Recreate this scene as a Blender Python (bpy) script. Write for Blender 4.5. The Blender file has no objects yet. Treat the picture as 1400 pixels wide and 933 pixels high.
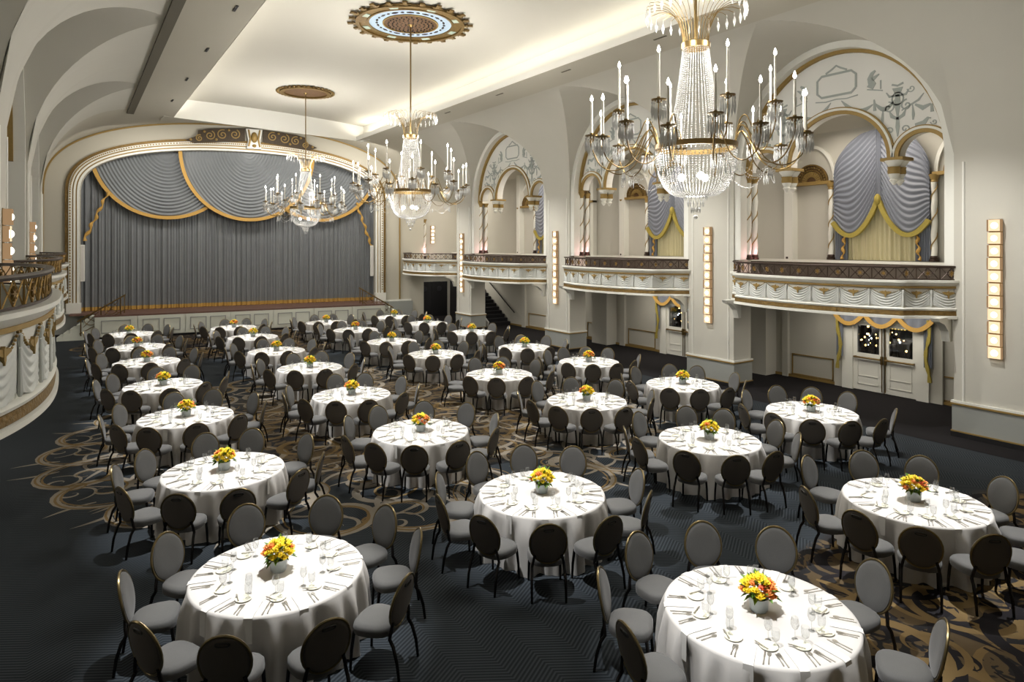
import bpy, math, random
from math import sin, cos, pi, sqrt, hypot, atan2, radians
random.seed(7)
SC = bpy.context.scene
COL = SC.collection

# ---------------------------------------------------------------- materials
def srgb(r, g, b):
    f = lambda c: (c/255/12.92) if c/255 <= .04045 else ((c/255+.055)/1.055)**2.4
    return (f(r), f(g), f(b), 1)

def mat(name, col, rough=.6, metal=0, noise=0, nscale=8, bump=0, bscale=40, spec=.5, sheen=0):
    m = bpy.data.materials.new(name); m.use_nodes = True
    nt = m.node_tree; b = nt.nodes['Principled BSDF']
    b.inputs['Base Color'].default_value = col
    b.inputs['Roughness'].default_value = rough
    b.inputs['Metallic'].default_value = metal
    b.inputs['Specular IOR Level'].default_value = spec
    if sheen: b.inputs['Sheen Weight'].default_value = sheen
    tc = nt.nodes.new('ShaderNodeTexCoord')
    if noise:
        n = nt.nodes.new('ShaderNodeTexNoise'); n.inputs['Scale'].default_value = nscale; n.inputs['Detail'].default_value = 3
        nt.links.new(tc.outputs['Object'], n.inputs['Vector'])
        mx = nt.nodes.new('ShaderNodeMix'); mx.data_type = 'RGBA'
        mx.inputs[6].default_value = tuple(c*(1-noise) for c in col[:3])+(1,)
        mx.inputs[7].default_value = tuple(min(1, c*(1+noise)) for c in col[:3])+(1,)
        nt.links.new(n.outputs['Fac'], mx.inputs[0]); nt.links.new(mx.outputs[2], b.inputs['Base Color'])
    if bump:
        n2 = nt.nodes.new('ShaderNodeTexNoise'); n2.inputs['Scale'].default_value = bscale; n2.inputs['Detail'].default_value = 2
        nt.links.new(tc.outputs['Object'], n2.inputs['Vector'])
        bp = nt.nodes.new('ShaderNodeBump'); bp.inputs['Strength'].default_value = bump; bp.inputs['Distance'].default_value = .02
        nt.links.new(n2.outputs['Fac'], bp.inputs['Height']); nt.links.new(bp.outputs['Normal'], b.inputs['Normal'])
    return m

def emis(name, col, strength):
    m = bpy.data.materials.new(name); m.use_nodes = True
    nt = m.node_tree; nt.nodes.clear()
    e = nt.nodes.new('ShaderNodeEmission'); e.inputs[0].default_value = col; e.inputs[1].default_value = strength
    o = nt.nodes.new('ShaderNodeOutputMaterial'); nt.links.new(e.outputs[0], o.inputs[0])
    return m

def thin_glass(name, tint, clear=.8, rough=.05, diffuse=0.0):
    m = bpy.data.materials.new(name); m.use_nodes = True
    nt = m.node_tree; nt.nodes.clear()
    tr = nt.nodes.new('ShaderNodeBsdfTransparent'); tr.inputs[0].default_value = tint
    gl = nt.nodes.new('ShaderNodeBsdfGlossy'); gl.inputs['Roughness'].default_value = rough
    df = nt.nodes.new('ShaderNodeBsdfDiffuse'); df.inputs[0].default_value = (.95, .95, .93, 1)
    m1 = nt.nodes.new('ShaderNodeMixShader'); m1.inputs[0].default_value = diffuse
    nt.links.new(gl.outputs[0], m1.inputs[1]); nt.links.new(df.outputs[0], m1.inputs[2])
    lw = nt.nodes.new('ShaderNodeLayerWeight'); lw.inputs['Blend'].default_value = .35
    mr = nt.nodes.new('ShaderNodeMapRange'); mr.inputs['To Min'].default_value = 1-clear; mr.inputs['To Max'].default_value = min(1, 1-clear+.5)
    nt.links.new(lw.outputs['Facing'], mr.inputs['Value'])
    m2 = nt.nodes.new('ShaderNodeMixShader')
    nt.links.new(mr.outputs[0], m2.inputs[0]); nt.links.new(tr.outputs[0], m2.inputs[1]); nt.links.new(m1.outputs[0], m2.inputs[2])
    o = nt.nodes.new('ShaderNodeOutputMaterial'); nt.links.new(m2.outputs[0], o.inputs[0])
    return m

M = {}
M['wall'] = mat('plaster wall', srgb(195, 192, 181), .75, noise=.03, nscale=1.2, bump=.05, bscale=30)
M['vault'] = mat('vault plaster', srgb(196, 192, 180), .8, noise=.03, nscale=.8)
M['white'] = mat('white painted moulding', srgb(228, 227, 218), .5)
M['dado'] = mat('grey dado paint', srgb(150, 152, 147), .6, noise=.02, nscale=2)
M['ceil'] = mat('coved ceiling plaster', srgb(200, 196, 184), .85, noise=.03, nscale=.5)
M['soffit'] = mat('soffit plaster', srgb(186, 181, 166), .85, noise=.03, nscale=.7)
M['track'] = mat('dark slot paint', srgb(96, 91, 78), .8)
M['black'] = mat('black void paint', srgb(12, 11, 14), .6)
M['gold'] = mat('gilding', srgb(158, 128, 66), .42, .6, noise=.25, nscale=30)
M['goldflat'] = mat('matte gold paint', srgb(150, 124, 70), .55, .25, noise=.12, nscale=20)
M['carvedgold'] = mat('carved gilding', srgb(120, 96, 52), .5, .5, noise=.5, nscale=14, bump=.8, bscale=20)
M['brass'] = mat('brass', srgb(128, 106, 66), .34, .85)
M['bronze'] = mat('dark bronze', srgb(58, 44, 36), .4, .5, noise=.2, nscale=12)
M['railgold'] = mat('rail gilding', srgb(132, 104, 52), .4, .6)
M['swagplaster'] = mat('grey plaster drapery', srgb(204, 206, 201), .65)
M['paintgrey'] = mat('grisaille paint', srgb(162, 168, 162), .7)
M['tymp'] = mat('tympanum plaster', srgb(228, 227, 220), .75)
M['satin'] = mat('grey satin drape', srgb(108, 111, 113), .5, noise=.12, nscale=3, sheen=.3)
M['satin2'] = mat('blue grey satin swag', srgb(110, 114, 116), .42, noise=.06, nscale=3, sheen=.4)
M['bluedrape'] = mat('pale blue satin', srgb(112, 117, 128), .45, sheen=.3)
M['fringe'] = mat('ochre fringe', srgb(186, 146, 72), .7, noise=.2, nscale=30)
M['fringe2'] = mat('olive gold fringe', srgb(158, 142, 62), .7, noise=.25, nscale=30)
M['sheer'] = mat('cream curtain', srgb(196, 188, 150), .7, noise=.05, nscale=4)
M['panelwhite'] = mat('stage panel paint', srgb(214, 216, 204), .55)
M['stagewood'] = mat('stage boards', srgb(104, 76, 66), .5, noise=.2, nscale=6)
M['cloth'] = mat('white table linen', srgb(193, 189, 184), .8, bump=.05, bscale=300)
M['napkin'] = mat('pale napkin linen', srgb(206, 203, 198), .8)
M['seatfab'] = mat('grey seat fabric', srgb(79, 78, 76), .85, noise=.15, nscale=120, sheen=.15)
M['backfab'] = mat('charcoal back fabric', srgb(80, 75, 70), .85, noise=.12, nscale=120)
M['rim'] = mat('antique bronze rim', srgb(122, 108, 76), .3, .85)
M['legmetal'] = mat('black leg enamel', srgb(30, 27, 26), .25, .5)
M['handle'] = mat('black grip', srgb(10, 10, 10), .5)
M['glass'] = thin_glass('clear stemware', (.94, .95, .95, 1), .92, .04)
M['crystal'] = thin_glass('crystal', (.98, .98, .97, 1), .50, .12, .5)
M['prism'] = thin_glass('cut prism', (.96, .96, .95, 1), .30, .08, .78)
M['crestdark'] = mat('dark carved ground', srgb(66, 54, 38), .6, .2, noise=.5, nscale=14, bump=.6, bscale=20)
M['ledgebrown'] = mat('dark brown ledge', srgb(74, 64, 54), .6)
M['pane'] = thin_glass('window pane', (.9, .92, .95, 1), .92, .02)
M['plate'] = mat('ivory china', srgb(232, 228, 208), .25)
M['steel'] = mat('silverware', srgb(176, 172, 164), .3, .85)
M['vase'] = mat('frosted grey vase', srgb(176, 184, 184), .35)
M['yellow'] = mat('yellow petals', srgb(252, 212, 40), .6, noise=.2, nscale=40)
M['orange'] = mat('orange petals', srgb(246, 150, 74), .6, noise=.2, nscale=40)
M['coral'] = mat('rust petals', srgb(226, 108, 66), .6, noise=.2, nscale=40)
M['leaf'] = mat('green leaf', srgb(86, 124, 42), .5, noise=.3, nscale=20)
M['candle'] = mat('candle sleeve', srgb(240, 236, 224), .5)
M['bulb'] = emis('candle bulb glow', (1, .95, .86, 1), 20)
M['innerlamp'] = emis('inner lamp glow', (1, .94, .82, 1), 8)
M['sconce'] = emis('lit sconce glass', (1, .74, .46, 1), 1.2)
M['sconcehot'] = emis('sconce lamp', (1, .88, .70, 1), 6)
M['sconceside'] = emis('lit sconce side glass', (1, .62, .32, 1), .35)
M['sconceframe'] = mat('sconce amber glass', srgb(150, 118, 84), .3, .3)
M['blue'] = mat('medallion blue', srgb(170, 190, 206), .7)
M['mint'] = mat('medallion mint', srgb(178, 192, 178), .7)
M['rust'] = mat('medallion rust', srgb(96, 70, 44), .6, .3, noise=.5, nscale=25, bump=.6, bscale=25)
M['city'] = mat('night building', srgb(10, 12, 18), .8)
M['cityglow'] = emis('street lamp glow', (1, .62, .2, 1), 9)
M['citywin'] = emis('lit far window', (.9, .6, .16, 1), 1.6)
M['citywhite'] = emis('white street lamp', (.9, .95, 1, 1), 6)
M['fascia'] = mat('cove fascia white', srgb(240, 238, 230), .8)
M['ledge'] = mat('stair carpet', srgb(20, 19, 22), .9)

# ---------------------------------------------------------------- mesh builder
class MB:
    def __init__(s, tf=None): s.v = []; s.f = []; s.mi = []; s.tf = tf; s.cur = 0
    def add(s, vs, fs):
        o = len(s.v)
        s.v += [s.tf(*p) if s.tf else tuple(p) for p in vs]
        s.f += [tuple(i+o for i in f) for f in fs]; s.mi += [s.cur]*len(fs)
        return s
    def box(s, x0, y0, z0, x1, y1, z1):
        return s.add([(x0,y0,z0),(x1,y0,z0),(x1,y1,z0),(x0,y1,z0),(x0,y0,z1),(x1,y0,z1),(x1,y1,z1),(x0,y1,z1)],
                     [(0,3,2,1),(4,5,6,7),(0,1,5,4),(1,2,6,5),(2,3,7,6),(3,0,4,7)])
    def grid(s, fn, nu, nv, closed=False):
        vs = [fn(i/nu, j/nv) for j in range(nv+1) for i in range(nu+(0 if closed else 1))]
        w = nu if closed else nu+1
        fs = [(j*w+i, j*w+(i+1) % w, (j+1)*w+(i+1) % w, (j+1)*w+i) for j in range(nv) for i in range(nu)]
        return s.add(vs, fs)
    def lathe(s, prof, c=(0,0,0), n=16, capb=False, capt=False):
        vs = [(c[0]+r*cos(2*pi*i/n), c[1]+r*sin(2*pi*i/n), c[2]+z) for r, z in prof for i in range(n)]
        fs = [(j*n+i, j*n+(i+1) % n, (j+1)*n+(i+1) % n, (j+1)*n+i) for j in range(len(prof)-1) for i in range(n)]
        if capb: fs.append(tuple(range(n-1, -1, -1)))
        if capt: fs.append(tuple((len(prof)-1)*n+i for i in range(n)))
        return s.add(vs, fs)
    def tube(s, pts, r, n=6, cap=True):
        rs = r if isinstance(r, (list, tuple)) else [r]*len(pts)
        vs = []; up = None
        for i, p in enumerate(pts):
            a = pts[max(0, i-1)]; b = pts[min(len(pts)-1, i+1)]
            t = [b[k]-a[k] for k in range(3)]; L = sqrt(sum(x*x for x in t)) or 1; t = [x/L for x in t]
            if up is None: up = (0,0,1) if abs(t[2]) < .9 else (1,0,0)
            d = sum(up[k]*t[k] for k in range(3)); q = [up[k]-d*t[k] for k in range(3)]
            L = sqrt(sum(x*x for x in q)) or 1; q = [x/L for x in q]; up = q
            w = (t[1]*q[2]-t[2]*q[1], t[2]*q[0]-t[0]*q[2], t[0]*q[1]-t[1]*q[0])
            for k in range(n):
                c_, s_ = cos(2*pi*k/n)*rs[i], sin(2*pi*k/n)*rs[i]
                vs.append(tuple(p[m]+q[m]*c_+w[m]*s_ for m in range(3)))
        N = len(pts)
        fs = [(j*n+i, j*n+(i+1) % n, (j+1)*n+(i+1) % n, (j+1)*n+i) for j in range(N-1) for i in range(n)]
        if cap: fs += [tuple(range(n-1, -1, -1)), tuple((N-1)*n+i for i in range(n))]
        return s.add(vs, fs)
    def ball(s, c, r, nu=8, nv=5, sz=1):
        prof = [(max(1e-4, r*sin(pi*j/nv)), -r*sz*cos(pi*j/nv)) for j in range(nv+1)]
        return s.lathe(prof, c, nu)
    def octa(s, c, r, h):
        x, y, z = c
        return s.add([(x+r,y,z),(x,y+r,z),(x-r,y,z),(x,y-r,z),(x,y,z+h),(x,y,z-h)],
                     [(0,1,4),(1,2,4),(2,3,4),(3,0,4),(1,0,5),(2,1,5),(3,2,5),(0,3,5)])
    def prism(s, poly, fn0, fn1):
        """poly of 2D points; fn0/fn1 map a 2D point to 3D for the two faces"""
        n = len(poly)
        return s.add([fn0(*p) for p in poly]+[fn1(*p) for p in poly],
                     [tuple(range(n)), tuple(range(2*n-1, n-1, -1))]+[(i, (i+1) % n, n+(i+1) % n, n+i) for i in range(n)])
    def ribbon(s, pts, w, fn0, fn1):
        """2D stroke of width w (number or list) given thickness between the maps fn0 and fn1"""
        n = len(pts); ws = w if isinstance(w, (list, tuple)) else [w]*n
        L = []; R = []
        for i, (x, y) in enumerate(pts):
            a = pts[max(0, i-1)]; b = pts[min(n-1, i+1)]
            dx, dy = b[0]-a[0], b[1]-a[1]; l = hypot(dx, dy) or 1
            nx, ny = -dy/l*ws[i]/2, dx/l*ws[i]/2
            L.append((x+nx, y+ny)); R.append((x-nx, y-ny))
        vs = []
        for i in range(n): vs += [fn0(*L[i]), fn0(*R[i]), fn1(*L[i]), fn1(*R[i])]
        fs = []
        for i in range(n-1):
            a = 4*i; b = a+4
            fs += [(a, b, b+1, a+1), (a+2, a+3, b+3, b+2), (a, a+2, b+2, b), (a+1, b+1, b+3, a+3)]
        fs += [(0, 1, 3, 2), (4*n-4, 4*n-2, 4*n-1, 4*n-3)]
        return s.add(vs, fs)
    def mesh(s, name, mats, smooth=35):
        me = bpy.data.meshes.new(name); me.from_pydata(s.v, [], s.f)
        mats = mats if isinstance(mats, list) else [mats]
        for m in mats: me.materials.append(m)
        if len(mats) > 1: me.polygons.foreach_set('material_index', s.mi)
        if smooth:
            me.shade_smooth()
            me.set_sharp_from_angle(angle=radians(smooth))
        me.update(); return me
    def build(s, name, mats, parent=None, smooth=35, **kw):
        return ob(name, s.mesh(name, mats, smooth), parent, **kw)

def ob(name, me, parent=None, kind=None, label=None, cat=None, group=None, loc=None, rz=0):
    o = bpy.data.objects.new(name, me); COL.objects.link(o)
    if parent is not None: o.parent = parent
    if kind: o['kind'] = kind
    if label: o['label'] = label
    if cat: o['category'] = cat
    if group: o['group'] = group
    if loc: o.location = loc
    if rz: o.rotation_euler = (0, 0, rz)
    return o

def thing(name, label, cat, loc=(0,0,0), rz=0, group=None):
    return ob(name, None, None, label=label, cat=cat, group=group, loc=loc, rz=rz)

def kids(o): return KIDS.get(o.name, [])
KIDS = {}
def reg(root, ch):
    """remember a prototype's tree: list of (child, [grandchildren])"""
    KIDS[root.name] = ch
def dup(root, loc, rz=0, label=None, group=None):
    r = root.copy(); COL.objects.link(r); r.location = loc; r.rotation_euler = (0, 0, rz)
    if label: r['label'] = label
    if group: r['group'] = group
    for c, gs in KIDS.get(root.name, []):
        k = c.copy(); COL.objects.link(k); k.parent = r
        for g in gs:
            q = g.copy(); COL.objects.link(q); q.parent = k
    return r

def frange(a, b, n): return [a+(b-a)*i/n for i in range(n+1)]

# ---------------------------------------------------------------- camera
cam = bpy.data.cameras.new('camera'); co = bpy.data.objects.new('camera', cam); COL.objects.link(co)
SC.camera = co
F_PX, V0, VP = 890.0, 333.5, 101.0
yaw = math.atan((700-VP)/F_PX)
co.location = (0, 0, 4.5); co.rotation_euler = (pi/2, 0, -yaw)
cam.sensor_width = 36; cam.lens = 36*F_PX/1400
cam.shift_y = -(466.5-V0)/1400
cam.clip_end = 400
XR, XM = 17.1, 8.05          # right wall face, hall centre line
MIR = lambda x, y, z: (2*XM-x, y, z)
PIERS = [(-3.1, -1.3), (4.95, 6.87), (13.0, 14.82), (21.1, 22.75), (29.2, 30.75)]
# ---------------------------------------------------------------- floor with its woven scroll pattern
def carpet_material():
    m = bpy.data.materials.new('navy carpet'); m.use_nodes = True
    nt = m.node_tree; b = nt.nodes['Principled BSDF']; b.inputs['Roughness'].default_value = .95
    b.inputs['Specular IOR Level'].default_value = .15
    N = lambda t, **k: nt.nodes.new(t)
    tc = N('ShaderNodeTexCoord'); sp = N('ShaderNodeSeparateXYZ'); nt.links.new(tc.outputs['Object'], sp.inputs[0])
    def mth(op, a, bb=None, c=None):
        n = N('ShaderNodeMath'); n.operation = op
        for i, v in enumerate((a, bb, c)):
            if v is None: continue
            if isinstance(v, (int, float)): n.inputs[i].default_value = v
            else: nt.links.new(v, n.inputs[i])
        return n.outputs[0]
    X, Y = sp.outputs[0], sp.outputs[1]
    # blocks of ribbed lines folded into chevrons
    zig = mth('PINGPONG', X, .42)
    ph = mth('MULTIPLY', mth('ADD', Y, mth('MULTIPLY', zig, .62)), 2*pi/.053)
    line = mth('GREATER_THAN', mth('SINE', ph), .1)
    mx = N('ShaderNodeMix'); mx.data_type = 'RGBA'
    mx.inputs[6].default_value = srgb(31, 35, 39); mx.inputs[7].default_value = srgb(52, 57, 61)
    nt.links.new(line, mx.inputs[0])
    # brown-gold ground of the two medallions
    def mask(cx, cy, rx, ry, lo, hi):
        d = mth('SQRT', mth('ADD', mth('POWER', mth('DIVIDE', mth('SUBTRACT', X, cx), rx), 2), mth('POWER', mth('DIVIDE', mth('SUBTRACT', Y, cy), ry), 2)))
        nz = N('ShaderNodeTexNoise'); nz.inputs['Scale'].default_value = .9; nz.inputs['Detail'].default_value = 1
        nt.links.new(tc.outputs['Object'], nz.inputs['Vector'])
        d2 = mth('ADD', d, mth('MULTIPLY', mth('SUBTRACT', nz.outputs['Fac'], .5), .25))
        r = N('ShaderNodeMapRange'); r.inputs['From Min'].default_value = hi; r.inputs['From Max'].default_value = lo
        nt.links.new(d2, r.inputs['Value']); return r.outputs[0]
    k1 = mask(7.2, 16, 7.6, 6.8, .60, .74); k2 = mask(10.2, -1.2, 7, 7, .97, 1.0); k3 = mask(8, 33.5, 8, 6.6, .9, 1.0)
    brown = mth('MINIMUM', mth('ADD', mth('ADD', k1, k2), k3), 1)
    blot = N('ShaderNodeTexNoise'); blot.inputs['Scale'].default_value = 2.6; blot.inputs['Detail'].default_value = 1; blot.inputs['Distortion'].default_value = 2.2
    nt.links.new(tc.outputs['Object'], blot.inputs['Vector'])
    bl = N('ShaderNodeMapRange'); bl.inputs['From Min'].default_value = .47; bl.inputs['From Max'].default_value = .50
    nt.links.new(blot.outputs['Fac'], bl.inputs['Value'])
    bc = N('ShaderNodeMix'); bc.data_type = 'RGBA'; bc.inputs[6].default_value = srgb(38, 37, 38); bc.inputs[7].default_value = srgb(84, 71, 52)
    nt.links.new(bl.outputs[0], bc.inputs[0])
    dk = N('ShaderNodeMix'); dk.data_type = 'RGBA'
    nt.links.new(brown, dk.inputs[0]); nt.links.new(mx.outputs[2], dk.inputs[6]); nt.links.new(bc.outputs[2], dk.inputs[7])
    nt.links.new(dk.outputs[2], b.inputs['Base Color'])
    return m

M['carpet'] = carpet_material()
M['scrollgrey'] = mat('scroll yarn grey', srgb(128, 120, 108), .95, noise=.1, nscale=3, spec=.1)
M['scrollgold'] = mat('scroll yarn gold', srgb(112, 93, 62), .95, noise=.15, nscale=3, spec=.1)
M['scrolldark'] = mat('scroll yarn dark', srgb(34, 32, 34), .95, spec=.1)

fl = MB()
fl.add([(-8, -8, 0), (20.4, -8, 0), (20.4, 44, 0), (-8, 44, 0)], [(0, 1, 2, 3)])
fl.cur = 4; fl.add([(16.2, -8, .004), (20.3, -8, .004), (20.3, 36.3, .004), (16.2, 36.3, .004)], [(0, 1, 2, 3)]); fl.cur = 0
zlev = [.0008]
def scroll(cx, cy, ang, size, hand, w, slot, turns=1.35, lift=0, ex=.85):
    """a tapering C-scroll: tail then a curl"""
    pts = []; ws = []
    n = 40
    for i in range(n+1):
        t = i/n
        r = size*(1-t)**ex*.5+.03*size
        th = hand*t*turns*2*pi
        pts.append((r*cos(th), r*sin(th)))
        ws.append(w*(.15+1.1*sin(pi*min(1, t*1.15+.03))**.8))
    c_, s_ = cos(ang), sin(ang)
    z = .0015+lift+random.random()*.0008
    fl.cur = slot
    n2 = len(pts); L = []
    vs = []
    for i, (x, y) in enumerate(pts):
        a = pts[max(0, i-1)]; b = pts[min(n2-1, i+1)]
        dx, dy = b[0]-a[0], b[1]-a[1]; l = hypot(dx, dy) or 1
        nx, ny = -dy/l*ws[i]/2, dx/l*ws[i]/2
        for sx in (1, -1):
            px, py = x+sx*nx, y+sx*ny
            vs.append((cx+px*c_-py*s_, cy+px*s_+py*c_, z))
    fl.add(vs, [(2*i, 2*i+1, 2*i+3, 2*i+2) for i in range(n2-1)])
def leaf2(cx, cy, ang, L, w, slot, bend=.4, lift=0):
    pts = [(L*t, L*bend*t*t) for t in frange(0, 1, 10)]
    c_, s_ = cos(ang), sin(ang); z = .0015+lift+random.random()*.0008; vs = []
    fl.cur = slot
    for i, (x, y) in enumerate(pts):
        t = i/10; ww = w*sin(pi*min(1, .12+t*.88))**.9
        for sx in (.5, -.5):
            px, py = x, y+sx*ww
            vs.append((cx+px*c_-py*s_, cy+px*s_+py*c_, z))
    fl.add(vs, [(2*i, 2*i+1, 2*i+3, 2*i+2) for i in range(10)])
def medallion_floor(cx, cy, rx, ry, gold_in):
    R = random.Random(3)
    def at(f, a): return cx+rx*f*cos(a), cy+ry*f*sin(a)
    # outer fringe of acanthus curls with long tips
    N = 14
    for k in range(N):
        a = 2*pi*(k+.5)/N
        for h in (1, -1):
            x, y = at(.93, a+h*.085); scroll(x, y, a+h*2.7, 2.1, -h, .13, 1, 1.7, ex=1.35)
            x, y = at(.93, a+h*.085); scroll(x, y, a+h*2.55, 1.8, -h, .04, 2, 1.7, lift=.001, ex=1.35); scroll(x, y, a+h*2.9, 2.35, -h, .035, 2, 1.3, lift=.001, ex=1.2)
            x, y = at(.99, a+h*.06); scroll(x, y, a+h*1.5, .8, h, .06, 1, 1.5, ex=1.2)
            x, y = at(.98, a+h*.17); leaf2(x, y, a-h*.1, .8, .09, 1, h*.3); x, y = at(.90, a+h*.19); leaf2(x, y, a+h*.9, .9, .12, 1, -h*.4)
            x, y = at(.82, a+h*.16); leaf2(x, y, a-h*.1, 1.2, .12, 1, -h*.6)
            x, y = at(.84, a+h*.19); scroll(x, y, a-h*.6, 1.3, h, .11, 1)
        x, y = at(.97, a); scroll(x, y, a, .45, 1, .04, 2)
    for ring, n, s, slot in ((.80, 22, 1.5, 1), (.70, 18, 1.3, 1), (.58, 15, 1.5, 1), (.46, 12, 1.4, 2), (.33, 9, 1.3, 1), (.2, 6, 1.1, 2), (.08, 3, .9, 2)):
        for k in range(n):
            a = 2*pi*(k+.5*(n % 2))/n
            h = 1 if k % 2 else -1
            x, y = at(ring, a)
            scroll(x, y, a+h*1.2, s*R.uniform(.9, 1.15), h, .12, slot)
            scroll(x+.15, y+.1, a+h*1.2+2.6, s*.75, -h, .05, 2 if slot == 1 else 1, lift=.001)
            leaf2(x, y, a+R.uniform(-2, 2), .8, .14, slot, h*.6)
            leaf2(x, y, a+R.uniform(-2, 2)+3, .7, .07, 1, -h*.6, lift=.001)
medallion_floor(7.2, 16, 7.6, 6.8, True)
def brown_floor(cx, cy, rx, ry, amin, amax):
    R = random.Random(11)
    for i in range(430):
        a = R.uniform(amin, amax); f = R.uniform(.15, .97)
        x, y = cx+rx*f*cos(a), cy+ry*f*sin(a); h = R.choice((1, -1))
        if R.random() < .6: scroll(x, y, R.uniform(0, 6.3), R.uniform(.7, 1.7), h, R.uniform(.06, .16), R.choice((2, 3, 3, 2)), lift=R.choice((0, .001)))
        else: leaf2(x, y, R.uniform(0, 6.3), R.uniform(.5, 1.1), R.uniform(.05, .2), R.choice((2, 3)), h*.5, lift=R.choice((0, .001)))
brown_floor(10.2, -1.2, 7, 7, .2, 2.6)
brown_floor(8, 33.5, 8, 6.6, 0, 6.28)
fl.build('floor', [M['carpet'], M['scrollgrey'], M['scrollgold'], M['scrolldark'], mat('plain aisle carpet', srgb(30, 28, 29), .95, spec=.1)], smooth=0, kind='structure')

# ---------------------------------------------------------------- walls, piers and vaults
ZS, VA, VB = 6.6, 3.1, 3.4          # vault spring height, half axes
def vx(t): return 14.0+VA*cos(t)
def vz(t): return ZS+VB*sin(t)
def side(tf, tag, left):
    w = MB(tf)
    q_ = .3 if left else 0            # the left-hand piers stand back a little below their balconies
    for a, b in PIERS:
        w.box(XR, a, 2.74 if left else .75, 17.95, b, ZS)
        if left: w.box(XR+q_, a, .75, 17.95, b, 2.74)
        w.grid(lambda u, v: (vx(v*pi/2), a+(b-a)*u, vz(v*pi/2)), 1, 16)
    ends = PIERS
    for (a0, a), (b, b1) in zip(ends[:-1], ends[1:]):
        yc = (a+b)/2; hw = (b-a)/2
        def mv(u, v):
            dy = (2*u-1)*hw; t0 = math.acos(min(1, abs(dy)/hw)); t = t0+(pi/2-t0)*v
            return (vx(t), yc+dy, vz(t))
        w.grid(mv, 32, 16)
        def lun(u, v):
            th = pi*u; dy = -cos(th)*hw; z = ZS+VB*sin(th)
            xg = 14.0+VA*abs(dy)/hw
            return (xg+(XR+.05-xg)*v, yc+dy, z)
        w.grid(lun, 40, 1)
    o = w.build('wall_'+tag, M['wall'], kind='structure')
    d = MB(tf)
    for a, b in PIERS: d.box(XR-.03+q_, a-.03, .12, 17.98, b+.03, .75)
    d.build('trim_1' if not left else 'trim_6', M['dado'], kind='structure')
    g = MB(tf)
    for a, b in PIERS:
        g.box(XR-.06+q_, a-.06, .75, 18.0, b+.06, .79); g.box(XR-.05+q_, a-.05, .12, 18.0, b+.05, .15)
    g.build('trim_2' if not left else 'trim_7', M['goldflat'], kind='structure')
    g = MB(tf)
    for a, b in PIERS:
        g.box(XR-.05+q_, a-.05, .79, 18.0, b+.05, .84)
        # slim corner beads
        for yy in (a+.2, b-.2): g.tube([(XR-.0, yy, .8 if not left else 2.8), (XR-.0, yy, ZS-.2)], .03, 8)
    g.build('trim_3' if not left else 'trim_8', M['white'], kind='structure')
    g = MB(tf)
    for a, b in PIERS: g.box(XR-.05+q_, a-.05, 0, 18.0, b+.05, .12)
    g.build('baseboard_'+tag, M['black'], kind='structure')
    # big arch surrounds
    g = MB(tf); g2 = MB(tf)
    for (a0, a), (b, b1) in zip(ends[:-1], ends[1:]):
        if a < 0: continue
        yc = (a+b)/2; hw = (b-a)/2
        def ring(s0, s1, x0, x1, zl, mb):
            P = []
            def pt(s, th, x): return (x, yc-cos(th)*(hw-s), ZS+sin(th)*(VB+.03-s))
            n = 36
            for i in range(n):
                t0, t1 = pi*i/n, pi*(i+1)/n
                q = [pt(s0, t0, x0), pt(s0, t1, x0), pt(s1, t1, x0), pt(s1, t0, x0), pt(s0, t0, x1), pt(s0, t1, x1), pt(s1, t1, x1), pt(s1, t0, x1)]
                mb.add(q, [(0,1,2,3), (4,7,6,5), (0,4,5,1), (3,2,6,7)])
            for sg in (1, -1):
                ya, yb = yc+sg*(hw-s0), yc+sg*(hw-s1)
                mb.box(x0, min(ya, yb), zl, x1, max(ya, yb), ZS)
        ring(-.03, .22, XR+.04, XR+.5, 4.0, g)
        ring(.22, .31, XR+.28, XR+.5, ZS, g2)
    g.build('trim_4' if not left else 'trim_9', M['white'], kind='structure')
    g2.build('trim_5' if not left else 'trim_10', M['goldflat'], kind='structure')
side(None, 'right', False)
side(MIR, 'left', True)

TH = math.atan(.13)
def FPT(s, z, off=0):      # the proscenium plane stands a little askew to the hall
    return (-.6+s*cos(TH)-off*sin(TH), 38.2-s*sin(TH)-off*cos(TH), z)
# ceiling: soffit frame, cove fascia, upper ceiling
c = MB()
for x0, x1 in ((2.1, 3.59), (12.51, 14.0)): c.box(x0, -8, 10.0, x1, 30.75, 10.12)
def GP(u):                            # crown of the outer proscenium arch, from the left springing to the right
    ph = pi*u; q = abs(cos(ph)); return FPT(8.13-8.8*cos(ph), 6.8+4.1*max(0, 1-q**2.2)**.343, .0)
def loft_left(u, v):
    if u < .7: t = (u/.7)*pi/2; A = (2*XM-vx(t), 30.75, vz(t))
    else: A = (2.1+1.5*(u-.7)/.3, 30.75+.95*(u-.7)/.3, 10.0)
    B = GP(.02+.30*u)
    return tuple(A[i]+(B[i]-A[i])*v for i in range(3))
def loft_right(u, v):
    if u < .7: t = (u/.7)*pi/2; A = (vx(t), 30.75, vz(t))
    else: A = (14.0-1.5*(u-.7)/.3, 30.75+2.75*(u-.7)/.3, 10.0)
    B = GP(.98-.30*u)
    return tuple(A[i]+(B[i]-A[i])*v for i in range(3))
def loft_mid(u, v):
    A = (3.6+8.9*u, 31.7+1.8*u, 10.0); B = GP(.32+.36*u)
    return tuple(A[i]+(B[i]-A[i])*v for i in range(3))
c.add([(2.1, 30.75, 10), (3.6, 30.75, 10), (3.6, 31.7, 10)], [(0, 1, 2)]); c.add([(14, 30.75, 10), (12.5, 30.75, 10), (12.5, 33.5, 10)], [(0, 1, 2)])
c.grid(loft_left, 40, 4); c.grid(loft_right, 40, 4); c.grid(loft_mid, 20, 2)
c.build('trim_11', M['soffit'], kind='structure')
c = MB()
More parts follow.
